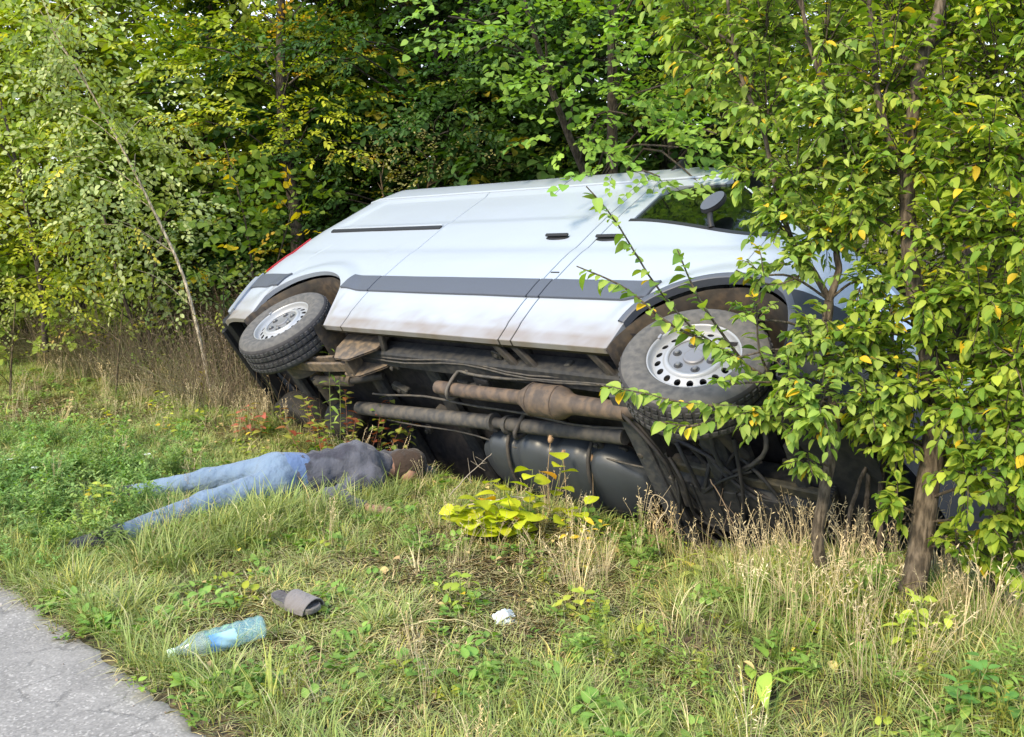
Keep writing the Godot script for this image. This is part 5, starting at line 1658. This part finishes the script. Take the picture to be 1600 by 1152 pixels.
func plants() -> void:
	var yl := [Color(0.28, 0.38, 0.03), Color(0.46, 0.48, 0.03), Color(0.70, 0.36, 0.03), 0.035]
	weed("broadleaf_plant", "bright yellow-green broad-leaved plant at the ditch lip before the van's fuel tank", "plant", 0.06, -4.55, [[-0.24, 0.04, 0.16, 10, 0.4], [-0.2, 0.1, 0.13, 10, 0.4], [-0.1, 0.12, 0.16, 10, 0.4], [-0.14, 0.05, 0.22, 12, 0.6], [-0.06, 0.08, 0.24, 12, 0.4], [0.03, 0.02, 0.36, 8, 0.5], [0.10, 0.0, 0.40, 8, 1.0], [-0.18, 0.0, 0.16, 7, 0.7], [0.0, 0.10, 0.14, 7, 0.5], [0.16, 0.06, 0.20, 6, 0.9], [-0.10, -0.04, 0.27, 8, 0.3]], 0.115, 0.85, 0.25, yl)
	weed("red_plant", "small plant with pinkish red leaves near the van's rear axle", "plant", -1.92, -6.62, [[0.0, 0.0, 0.26, 14, 0.3], [0.06, 0.02, 0.2, 12, 0.8], [-0.06, 0.0, 0.2, 12, 0.8]], 0.07, 0.5, 0.3, [Color(0.34, 0.09, 0.07), Color(0.45, 0.17, 0.11), Color(0.4, 0.4, 0.1), 0.12])
	weed("bramble_bush", "bramble with green and reddened leaves growing against the van's rear axle", "bramble", -1.13, -6.13, [[0.0, 0.0, 0.50, 24, 0.4], [0.14, 0.02, 0.42, 22, 0.8], [-0.16, 0.03, 0.46, 22, 0.6], [0.26, 0.06, 0.36, 20, 0.6], [-0.28, 0.0, 0.38, 20, 0.6], [0.06, 0.10, 0.34, 20, 0.6], [-0.08, 0.12, 0.32, 20, 0.6], [0.34, 0.06, 0.34, 20, 0.4], [-0.2, -0.06, 0.42, 18, 0.5], [0.2, -0.05, 0.44, 18, 0.5]], 0.075, 0.6, 0.3, [Color(0.14, 0.22, 0.05), Color(0.36, 0.38, 0.08), Color(0.36, 0.10, 0.06), 0.16], Color(0.3, 0.14, 0.1))
	weed("goldenrod_stalk", "upright green leafy stalk in front of the van's leaf spring", "plant", -1.22, -6.08, [[0.0, 0.0, 0.82, 26, 0.0], [0.05, 0.02, 0.62, 16, 0.4]], 0.07, 0.32, 0.5, [Color(0.16, 0.26, 0.06), Color(0.28, 0.36, 0.09), Color(0.4, 0.4, 0.1), 0.03])
	weed("dock_plant", "dock with a few long bright green leaves in the foreground grass", "plant", 0.80, -2.86, [[0.0, 0.0, 0.05, 4, 0.3], [0.03, 0.02, 0.14, 3, 0.4]], 0.15, 0.34, 0.35, [Color(0.24, 0.38, 0.06), Color(0.34, 0.46, 0.08), Color(0.5, 0.5, 0.1), 0.0])
	weed("pale_seedling", "pale yellow-green leafy seedling in the middle of the dry grass", "plant", 0.84, -3.86, [[0.0, 0.0, 0.14, 6, 0.3], [-0.05, 0.02, 0.10, 5, 0.6], [0.06, 0.0, 0.10, 5, 0.6]], 0.07, 0.6, 0.3, [Color(0.40, 0.46, 0.12), Color(0.5, 0.52, 0.16), Color(0.6, 0.5, 0.1), 0.05])
	weed("lime_weed", "small lime-green weed among dry stalks below the plum trunk", "plant", 1.40, -2.98, [[0.0, 0.0, 0.20, 10, 0.3], [0.05, 0.02, 0.16, 9, 0.6], [-0.06, 0.02, 0.15, 9, 0.6], [0.0, -0.05, 0.17, 8, 0.4]], 0.06, 0.5, 0.3, [Color(0.30, 0.42, 0.06), Color(0.44, 0.50, 0.08), Color(0.6, 0.5, 0.1), 0.05])
	weed("nettle_clump", "dark green nettle-like clump at the bottom right corner", "plant", 1.42, -2.58, [[0.0, 0.0, 0.16, 9, 0.4], [0.07, 0.03, 0.15, 9, 0.6], [-0.06, 0.02, 0.13, 8, 0.6], [0.02, -0.06, 0.16, 8, 0.4]], 0.065, 0.5, 0.3, [Color(0.12, 0.26, 0.06), Color(0.20, 0.36, 0.09), Color(0.4, 0.4, 0.1), 0.03])
	weed("creeping_weed", "round-leaved creeping weed between asphalt edge and bottle", "plant", -1.17, -3.0, [[0.0, 0.0, 0.06, 9, 1.0], [0.08, 0.02, 0.06, 8, 1.0], [-0.06, 0.03, 0.07, 8, 1.0], [0.14, 0.06, 0.05, 7, 0.8]], 0.04, 0.6, 0.2, [Color(0.22, 0.36, 0.06), Color(0.34, 0.46, 0.08), Color(0.5, 0.5, 0.1), 0.03])
	var spots := [["leaf-crowned yellow weed left of the lying figure's feet", -2.25, -4.9], ["yellowish weed on the far verge near the brown patch", -3.1, -6.9], ["light green weed between brown patch and red-leaved plant", -2.5, -6.6], ["yellow-tipped weed at the ditch edge under the birch", -2.85, -7.35], ["light weed just behind the lying figure", -1.75, -6.05], ["light green weed left of the dirty white scrap", -0.22, -3.62], ["lone light weed right of the dirty white scrap", 0.28, -3.5], ["bright weed below the dried seed heads", 0.35, -4.35]]
	for e in spots:
		weed("verge_weed", e[0], "weed", e[1], e[2], [[0.0, 0.0, rf(0.14, 0.22), 10, 0.3], [0.05, 0.02, rf(0.1, 0.16), 8, 0.8], [-0.05, -0.02, rf(0.1, 0.16), 8, 0.8]], rf(0.05, 0.065), 0.5, 0.3, [Color(0.26, 0.37, 0.05), Color(0.44, 0.46, 0.07), Color(0.7, 0.5, 0.05), 0.08], Color(0.2, 0.22, 0.08), "light weeds on the verge")
	# teasel-like seed heads
	var seeds := [["tallest dried brown seed head, rightmost of the row before the van", 0.62, -4.98, 0.40], ["dried seed head second from the right before the van", 0.42, -4.86, 0.36], ["dried seed head above the yellow-green plant, leftmost of the row", 0.22, -4.80, 0.42], ["short dried seed head between the two leftmost ones", 0.30, -4.83, 0.34]]
	for e in seeds:
		var at := on(e[1], e[2])
		at.y = maxf(at.y, -0.12)
		var t := thing("seed_head", e[0], "seed head", at, "dried seed heads before the van")
		var g := Geo.new()
		var top := v3(rf(-0.03, 0.03), e[3], rf(-0.02, 0.02))
		g.tube(smooth_path([v3(0, -0.1, 0), top * 0.5 + v3(rf(-0.02, 0.02), 0, 0), top], 8), 0.0032, 0.0022, 6, Color(0.30, 0.21, 0.12))
		obj("stalk", g, M.straw, t)
		g = Geo.new()
		g.lathe([[0.0, 0.0], [0.011, 0.006], [0.014, 0.018], [0.012, 0.03], [0.006, 0.042], [0.0, 0.046]], 12, Transform3D(Basis(Vector3(1, 0, 0), Vector3(0, 0, -1), Vector3(0, 1, 0)), top), Color(0.36, 0.23, 0.13), true)
		for k in 60:
			var d := rand_dir()
			var q := top + v3(d.x * 0.013, 0.022 + d.y * 0.02, d.z * 0.013)
			g.face([q, q + v3(0.001, 0, 0.001), q + d * 0.009 + v3(0, 0.004, 0)], d, Color(0.42, 0.30, 0.18))
		obj("head", g, M.straw, t)
	# dead twigs and curled stems
	var tw := [["pale dry twig lying across the lip left of the yellow-green plant", [-0.30, 0.02, -5.0, -0.12, 0.10, -4.85, 0.05, 0.16, -4.72, 0.25, 0.10, -4.6], 0.004, Color(0.5, 0.43, 0.3)], ["grey dry twig leaning up towards the prop shaft", [-0.42, -0.02, -5.1, -0.28, 0.12, -5.2, -0.12, 0.24, -5.35], 0.0035, Color(0.4, 0.35, 0.28)], ["tangled curled dry stem before the van's engine", [0.72, 0.0, -4.25, 0.70, 0.14, -4.3, 0.76, 0.24, -4.32, 0.70, 0.29, -4.34, 0.66, 0.23, -4.3, 0.71, 0.17, -4.28], 0.003, Color(0.48, 0.4, 0.28)], ["long thin dead stem hanging in front of the van's crossmember", [0.92, 0.42, -4.15, 1.0, 0.28, -4.12, 1.06, 0.10, -4.1, 1.08, -0.02, -4.1], 0.0028, Color(0.3, 0.22, 0.15)], ["thin stem curving over the grass left of the white scrap", [-0.42, 0.03, -3.42, -0.3, 0.07, -3.4, -0.15, 0.07, -3.36, -0.02, 0.02, -3.3], 0.002, Color(0.5, 0.45, 0.25)]]
	for e in tw:
		var p := pts(e[1])
		var q := []
		for k in smooth_path(p, 18): q.append(k - p[0] + rand_dir() * 0.003)
		var g := Geo.new()
		g.tube(q, e[2], e[2] * 0.5, 6, e[3])
		for k in 4:
			var i := rng.randi_range(5, 15)
			g.tube([q[i], q[i] + rand_dir() * 0.05, q[i] + rand_dir() * 0.05 + v3(0, 0.06, 0)], e[2] * 0.5, e[2] * 0.25, 4, e[3], false)
		var o := obj("dry_twig", g, M.straw)
		o.position = p[0]
		tag(o, e[0], "twig", "dry twigs along the ditch")

# ---------------------------------------------------------------- the lying figure
func sdf(bones: Array, cell: float, k: float, col: Color) -> Geo:
	var lo := Vector3.ONE * 1e9
	var hi := -lo
	for b in bones:
		var r: float = maxf(b[2], b[3]) + cell * 4.0
		for e in [b[0], b[1]]:
			lo = lo.min(e - Vector3.ONE * r)
			hi = hi.max(e + Vector3.ONE * r)
	var n := Vector3i(((hi - lo) / cell).ceil()) + Vector3i.ONE
	var f := PackedFloat32Array()
	f.resize(n.x * n.y * n.z)
	f.fill(1.0)
	for b in bones:
		var r: float = maxf(b[2], b[3]) + k + cell * 2.0
		var a: Vector3 = b[0]
		var d: Vector3 = b[1] - a
		var dd := maxf(d.length_squared(), 1e-9)
		var fl: float = b[4] if b.size() > 4 else 1.0
		var i0 := Vector3i(((a.min(b[1]) - Vector3.ONE * r - lo) / cell).max(Vector3.ZERO))
		var i1 := Vector3i(((a.max(b[1]) + Vector3.ONE * r - lo) / cell)).min(n - Vector3i.ONE)
		for z in range(i0.z, i1.z + 1):
			for y in range(i0.y, i1.y + 1):
				for x in range(i0.x, i1.x + 1):
					var p := lo + Vector3(x, y, z) * cell - a
					var h := clampf(p.dot(d) / dd, 0.0, 1.0)
					p -= d * h
					p.y *= fl
					var v: float = p.length() - lerpf(b[2], b[3], h)
					var at := (z * n.y + y) * n.x + x
					var o := f[at]
					var m := maxf(k - absf(o - v), 0.0) / k
					f[at] = minf(o, v) - m * m * k * 0.25
	var g := Geo.new()
	var id := {}
	var cor := [Vector3i(0, 0, 0), Vector3i(1, 0, 0), Vector3i(0, 1, 0), Vector3i(1, 1, 0), Vector3i(0, 0, 1), Vector3i(1, 0, 1), Vector3i(0, 1, 1), Vector3i(1, 1, 1)]
	var eds := []
	for i in 8:
		for j in [1, 2, 4]:
			if not (i & j): eds.append([i, i | j])
	for z in n.z - 1:
		for y in n.y - 1:
			for x in n.x - 1:
				var at := (z * n.y + y) * n.x + x
				var s0 := f[at] < 0.0
				if f[at] > cell * 3.0 or f[at] < -cell * 3.0: continue
				var val := []
				var any := false
				for c in cor:
					var w := f[at + (c.z * n.y + c.y) * n.x + c.x]
					val.append(w)
					if (w < 0.0) != s0: any = true
				if not any: continue
				var sum := Vector3.ZERO
				var cnt := 0
				for e in eds:
					if (val[e[0]] < 0.0) != (val[e[1]] < 0.0):
						sum += Vector3(cor[e[0]]).lerp(Vector3(cor[e[1]]), val[e[0]] / (val[e[0]] - val[e[1]]))
						cnt += 1
				var gr := Vector3(val[1] - val[0] + val[7] - val[6], val[2] - val[0] + val[7] - val[5], val[4] - val[0] + val[7] - val[3]).normalized()
				id[at] = g.vert(lo + (Vector3(x, y, z) + sum / cnt) * cell, gr, col)
	var st := [1, n.x, n.x * n.y]
	for at in id:
		for ax in 3:
			var b2: int = st[(ax + 1) % 3]
			var c2: int = st[(ax + 2) % 3]
			if (f[at] < 0.0) == (f[at + st[ax]] < 0.0): continue
			if id.has(at - b2) and id.has(at - c2) and id.has(at - b2 - c2):
				g.tri(id[at], id[at - b2], id[at - b2 - c2])
				g.tri(id[at], id[at - b2 - c2], id[at - c2])
	return g

func person() -> void:
	var base := on(-1.25, -5.2, 0.0)
	var t := thing("person", "person in dark grey jacket and faded blue jeans lying in the grass, face turned away", "person", base)
	var L := func(x: float, z: float, h: float) -> Vector3: return on(x, z, h) - base
	var neck: Vector3 = L.call(-0.80, -5.52, 0.13)
	var chest: Vector3 = L.call(-0.95, -5.43, 0.14)
	var waist: Vector3 = L.call(-1.18, -5.30, 0.12)
	var hips: Vector3 = L.call(-1.36, -5.20, 0.12)
	var head: Vector3 = L.call(-0.66, -5.58, 0.10)
	var shn: Vector3 = L.call(-0.84, -5.33, 0.10)
	var shf: Vector3 = L.call(-0.97, -5.62, 0.13)
	var eln: Vector3 = L.call(-1.02, -5.06, 0.06)
	var han: Vector3 = L.call(-0.80, -4.95, 0.045)
	var elf: Vector3 = L.call(-0.72, -5.80, 0.07)
	var haf: Vector3 = L.call(-0.48, -5.72, 0.05)
	var kn: Vector3 = L.call(-1.66, -4.80, 0.09)
	var an: Vector3 = L.call(-1.93, -4.42, 0.06)
	var to: Vector3 = L.call(-2.06, -4.34, 0.05)
	var kf: Vector3 = L.call(-1.78, -5.24, 0.11)
	var af: Vector3 = L.call(-2.19, -5.16, 0.07)
	var tof: Vector3 = L.call(-2.31, -5.10, 0.06)
	var hn: Vector3 = hips + v3(0.02, -0.02, 0.09)
	var hf: Vector3 = hips + v3(-0.04, 0.01, -0.08)
	# body, one surface: head, neck, trunk, arms with hands, legs
	var bones := [[head, head + v3(0.03, 0.01, -0.015), 0.088, 0.078], [head + v3(-0.02, -0.02, 0.02), head + v3(0.02, -0.035, 0.05), 0.06, 0.045], [head, neck, 0.055, 0.058], [neck, chest, 0.07, 0.11], [chest, waist, 0.12, 0.10], [waist, hips, 0.10, 0.115], [shf, shn, 0.07, 0.07], [shn, eln, 0.05, 0.038], [eln, han, 0.038, 0.026], [shf, elf, 0.05, 0.038], [elf, haf, 0.038, 0.026], [hn, kn, 0.08, 0.052], [kn, an, 0.052, 0.035], [hf, kf, 0.08, 0.052], [kf, af, 0.052, 0.035], [an, to, 0.036, 0.03], [af, tof, 0.036, 0.03]]
	obj("body", sdf(bones, 0.013, 0.04, Color.WHITE), M.skin, t)
	# hands: palm, four curled fingers, thumb
	for e in [[eln, han, 1.0], [elf, haf, -1.0]]:
		var d: Vector3 = (e[1] - e[0])
		d.y = 0
		d = d.normalized()
		var sd: Vector3 = v3(-d.z, 0, d.x) * float(e[2])
		var w: Vector3 = e[1]
		var hb := [[w, w + d * 0.05, 0.022, 0.026], [w + d * 0.04 - sd * 0.02, w + d * 0.085 - sd * 0.024, 0.018, 0.014], [w + d * 0.04 + sd * 0.02, w + d * 0.085 + sd * 0.024, 0.018, 0.014]]
		for k in 4:
			var o := (k - 1.5) * 0.019
			var ln: float = [0.062, 0.074, 0.07, 0.054][k]
			var p0: Vector3 = w + d * 0.088 + sd * o
			var p1: Vector3 = p0 + d * ln * 0.5 + v3(0, 0.006, 0) + sd * o * 0.15
			var p2: Vector3 = p1 + d * ln * 0.42 - v3(0, 0.016, 0)
			hb.append([p0, p1, 0.0095, 0.0088]); hb.append([p1, p2, 0.0088, 0.0075])
		var th: Vector3 = w + d * 0.03 - sd * 0.024
		hb.append([th, th + d * 0.03 - sd * 0.026, 0.012, 0.0095]); hb.append([th + d * 0.03 - sd * 0.026, th + d * 0.06 - sd * 0.03, 0.0095, 0.008])
		obj("hand", sdf(hb, 0.004, 0.008, Color.WHITE), M.skin, t)
	var jk := Color(0.085, 0.088, 0.11)
	var dk := Color(0.04, 0.042, 0.055)
	var j := sdf([[neck + (chest - neck) * 0.05, chest, 0.085, 0.14], [chest, waist, 0.145, 0.125], [waist, waist.lerp(hips, 0.6), 0.125, 0.13], [shf, shn, 0.09, 0.088], [shn, eln, 0.07, 0.056], [eln, eln.lerp(han, 0.82), 0.054, 0.044], [shf, elf, 0.07, 0.056], [elf, elf.lerp(haf, 0.82), 0.054, 0.044]], 0.012, 0.045, jk)
	for k in j.v.size():
		var w := 0.010 * nz2.get_noise_3d(j.v[k].x * 240.0, j.v[k].y * 240.0, j.v[k].z * 240.0) + 0.006 * sin(j.v[k].dot(v3(60, 20, -40)) + 3.0 * nz2.get_noise_3dv(j.v[k] * 150.0))
		j.v[k] += j.n[k] * w
		j.n[k] = (j.n[k] + v3(cos(j.v[k].x * 70.0), 0, sin(j.v[k].z * 70.0)) * 0.18).normalized()
		j.c[k] = jk.lerp(dk, ss(-0.02, 0.12, nz2.get_noise_3dv(j.v[k] * 60.0)))
	obj("jacket", j, M.cloth, t)
	var shirt := sdf([[waist.lerp(hips, 0.45), waist.lerp(hips, 0.8), 0.134, 0.137]], 0.012, 0.03, Color(0.10, 0.16, 0.30))
	obj("shirt", shirt, M.cloth, t)
	var jeans := Color(0.12, 0.17, 0.24)
	var tr := sdf([[waist.lerp(hips, 0.75), hips, 0.118, 0.128], [hips, hn, 0.12, 0.10], [hips, hf, 0.12, 0.10], [hn, kn, 0.098, 0.070], [kn, an, 0.068, 0.052], [hf, kf, 0.098, 0.070], [kf, af, 0.068, 0.052]], 0.012, 0.04, jeans)
	for k in tr.v.size():
		var w := 0.006 * nz2.get_noise_3dv(tr.v[k] * 220.0)
		tr.v[k] += tr.n[k] * w
		tr.n[k] = (tr.n[k] + v3(cos(tr.v[k].x * 80.0 + tr.v[k].z * 50.0), 0, sin(tr.v[k].z * 80.0)) * 0.16).normalized()
		tr.c[k] = jeans.lerp(jeans * 1.5, clampf(0.4 + nz2.get_noise_3dv(tr.v[k] * 40.0), 0, 1))
	obj("jeans", tr, M.cloth, t)
	for e in [[an, to], [af, tof]]:
		var d: Vector3 = e[1] - e[0]
		obj("shoe", sdf([[e[0] + d * 0.1, e[0] + d * 0.4, 0.05, 0.046], [e[0] + d * 0.3, e[1] + d * 0.5, 0.045, 0.038]], 0.009, 0.03, dk), M.cloth, t)
	var hr := Geo.new()
	var hair := Color(0.045, 0.03, 0.022)
	hr = sdf([[head + v3(-0.025, 0.012, 0.005), head + v3(0.035, 0.018, -0.02), 0.098, 0.092], [head + v3(-0.06, 0.0, -0.0), head, 0.075, 0.09]], 0.007, 0.02, hair)
	for k in hr.v.size():
		hr.v[k] += hr.n[k] * 0.006 * nz2.get_noise_3d(hr.v[k].x * 700.0, hr.v[k].y * 200.0, hr.v[k].z * 700.0)
	obj("hair", hr, M.cloth, t)

# ---------------------------------------------------------------- small things on the verge
func litter() -> void:
	# slide sandal
	var at := on(-0.885, -3.57, 0.04)
	var t := thing("slide_sandal", "dark grey slide sandal lying on the short grass", "sandal", at)
	t.basis = dir_basis(v3(0.26, 0.01, 0.20), 0.1)
	var g := Geo.new()
	var out := []
	for k in 40:
		var a := TAU * k / 40.0
		var x := cos(a) * 0.142
		var w := 0.044 + 0.010 * ss(-0.02, 0.08, x) - 0.006 * ss(-0.03, 0.0, x) * ss(0.04, 0.0, x)
		out.append(Vector2(x, signf(sin(a)) * pow(absf(sin(a)), 0.62) * w + 0.006 * x / 0.14))
	var rows := []
	for e in [[0.96, -0.001], [1.0, 0.004], [1.0, 0.018], [0.985, 0.024], [0.94, 0.0235], [0.90, 0.020], [0.5, 0.019], [0.02, 0.019]]:
		var row := PackedVector3Array()
		for k in 41:
			var p: Vector2 = out[k % 40]
			row.append(v3(p.x * e[0], e[1] + 0.010 * ss(0.05, 0.14, p.x * e[0]) + 0.006 * ss(-0.05, -0.13, p.x * e[0]), p.y * e[0]))
		rows.append(row)
	var cl := []
	for i in 8: cl.append(_fill(Color(0.075, 0.07, 0.072) if i > 3 else Color(0.14, 0.13, 0.125), 41))
	g.grid(rows, v3(0, -0.02, 0), true, true, cl)
	obj("sole", g, M.cloth, t)
	g = Geo.new()
	for side in [1.0, 0.0]:
		rows = []
		for i in 11:
			var row := PackedVector3Array()
			var f := i / 10.0
			var x := lerpf(0.005, 0.108, f)
			for k in 21:
				var a := PI * k / 20.0
				var hw: float = 0.054 - 0.003 * side * -1.0 - (0.0035 if side < 0.5 else 0.0)
				var hh: float = lerpf(0.062, 0.050, f) - (0.0045 if side < 0.5 else 0.0)
				row.append(v3(x + 0.012 * sin(a) * (1.0 if f > 0.5 else -1.0) * absf(f - 0.5) * 2.0, 0.008 + sin(a) * hh, cos(a) * hw))
			rows.append(row)
		g.grid(rows, v3(0.055, 0.0, 0.0), true, false, _cols(11, 21, Color(0.17, 0.155, 0.15) if side > 0.5 else Color(0.06, 0.057, 0.06)))
	for e in [0.005, 0.108]:
		var f: float = 0.0 if e < 0.05 else 1.0
		var p := []
		for k in 21:
			var a := PI * k / 20.0
			p.append(v3(e + 0.012 * sin(a) * (1.0 if f > 0.5 else -1.0), 0.008 + sin(a) * (lerpf(0.062, 0.050, f) - 0.002), cos(a) * 0.0545))
		g.tube(p, 0.003, 0.003, 5, Color(0.15, 0.14, 0.135))
	obj("strap", g, M.cloth, t)

	# the plastic water bottle
	at = on(-1.255, -3.15, 0.05)
	t = thing("water_bottle", "empty crumpled blue plastic water bottle with torn label lying on the grass", "bottle", at)
	t.basis = dir_basis(v3(0.32, 0.03, -0.185), 0.0)
	var tf := Transform3D(Basis(Vector3(0, 0, 1), Vector3(0, 1, 0), Vector3(-1, 0, 0)) , Vector3.ZERO)
	M.pet = mat(Color(0.62, 0.86, 0.92, 0.2), 0.08)
	M.pet.transparency = BaseMaterial3D.TRANSPARENCY_ALPHA
	M.pet_clear = mat(Color(0.75, 0.86, 0.88, 0.25), 0.1)
	M.pet_clear.transparency = BaseMaterial3D.TRANSPARENCY_ALPHA
	var prof_ := [[0.0125, 0.025], [0.0135, 0.032], [0.016, 0.036], [0.018, 0.045], [0.028, 0.065], [0.040, 0.09], [0.0455, 0.115], [0.046, 0.135]]
	g = _bottle(prof_, 0.0)
	obj("shoulder", g, M.pet_clear, t)
	prof_ = []
	for k in 40:
		var z := lerpf(0.136, 0.345, k / 39.0)
		prof_.append([0.0455 - 0.0035 * pow(absf(sin((z - 0.136) * 75.0)), 3.0), z])
	prof_.append_array([[0.043, 0.350], [0.034, 0.356], [0.02, 0.350], [0.0, 0.346]])
	g = _bottle(prof_, 1.0)
	obj("bottle_body", g, M.pet, t)
	g = Geo.new()
	g.lathe([[0.0, 0.0], [0.013, 0.0], [0.0152, 0.003], [0.0155, 0.018], [0.0145, 0.021], [0.0145, 0.026]], 24, Transform3D(Basis(Vector3(0, 0, 1), Vector3(0, 1, 0), Vector3(1, 0, 0)), Vector3.ZERO), Color(0.55, 0.72, 0.55))
	obj("cap", g, M.cloth, t)
	g = Geo.new()
	rows = []
	cl = []
	for i in 9:
		var row := PackedVector3Array()
		var cr := PackedColorArray()
		for k in 25:
			var a := lerpf(-2.0, 0.9, k / 24.0)
			var x := lerpf(0.150, 0.245, i / 8.0) + 0.02 * nz.get_noise_2d(a * 60.0, 5.0)
			var r := 0.047 + 0.002 * sin(a * 7.0 + i)
			row.append(v3(x, sin(a) * r, cos(a) * r))
			var f := i / 8.0
			cr.append(Color(0.10, 0.26, 0.55).lerp(Color(0.33, 0.55, 0.66), ss(0.1, 0.5, f + 0.2 * nz.get_noise_2d(a * 90.0, x * 900.0))) if k > 6 else Color(0.08, 0.5, 0.16).lerp(Color(0.3, 0.6, 0.8), ss(0.3, 0.8, f)))
		rows.append(row)
		cl.append(cr)
	g.grid(rows, v3(0.2, 0, 0), true, false, cl)
	M.label = mat(Color.WHITE, 0.35, 0.0, true)
	obj("label_film", g, M.label, t)

	# crumpled scrap of white plastic
	g = Geo.new()
	rows = []
	for i in 13:
		var row := PackedVector3Array()
		for j in 11:
			var u := (i / 12.0 - 0.5) * 0.085
			var w := (j / 10.0 - 0.5) * 0.07
			row.append(v3(u, 0.055 * exp(-(u * u + w * w) * 700.0) + 0.02 * nz2.get_noise_2d(u * 2600.0, w * 2600.0), w))
		rows.append(row)
	g.grid(rows, Vector3.UP, false, false, _cols(13, 11, Color(0.66, 0.72, 0.74)))
	M.film = mat(Color.WHITE, 0.25, 0.0, true)
	M.film.backlight_enabled = true
	M.film.backlight = Color(0.5, 0.5, 0.5)
	var o := obj("plastic_scrap", g, M.film)
	o.position = on(-0.03, -3.50, 0.02)
	o.rotation = Vector3(0.5, 0.4, 0.2)
	tag(o, "crumpled scrap of whitish plastic film in the middle of the verge", "scrap")

func _cols(a: int, b: int, c: Color) -> Array:
	var o := []
	for k in a: o.append(_fill(c, b))
	return o

func _bottle(prof_: Array, dent: float) -> Geo:
	var g := Geo.new()
	var rows := []
	for p in prof_:
		var row := PackedVector3Array()
		for k in 33:
			var a := TAU * k / 32.0
			var r: float = p[0] * (1.0 - dent * (0.10 * pow(maxf(0.0, cos(a - 1.2)), 6.0) * ss(0.14, 0.2, p[1]) * ss(0.34, 0.28, p[1])))
			r *= 1.0 - 0.12 * ss(0.335, 0.35, p[1]) * pow(absf(sin(a * 2.5)), 2.0)
			row.append(v3(p[1], sin(a) * r, cos(a) * r))
		rows.append(row)
	g.grid(rows, v3(0.2, 0, 0), true, true)
	return g
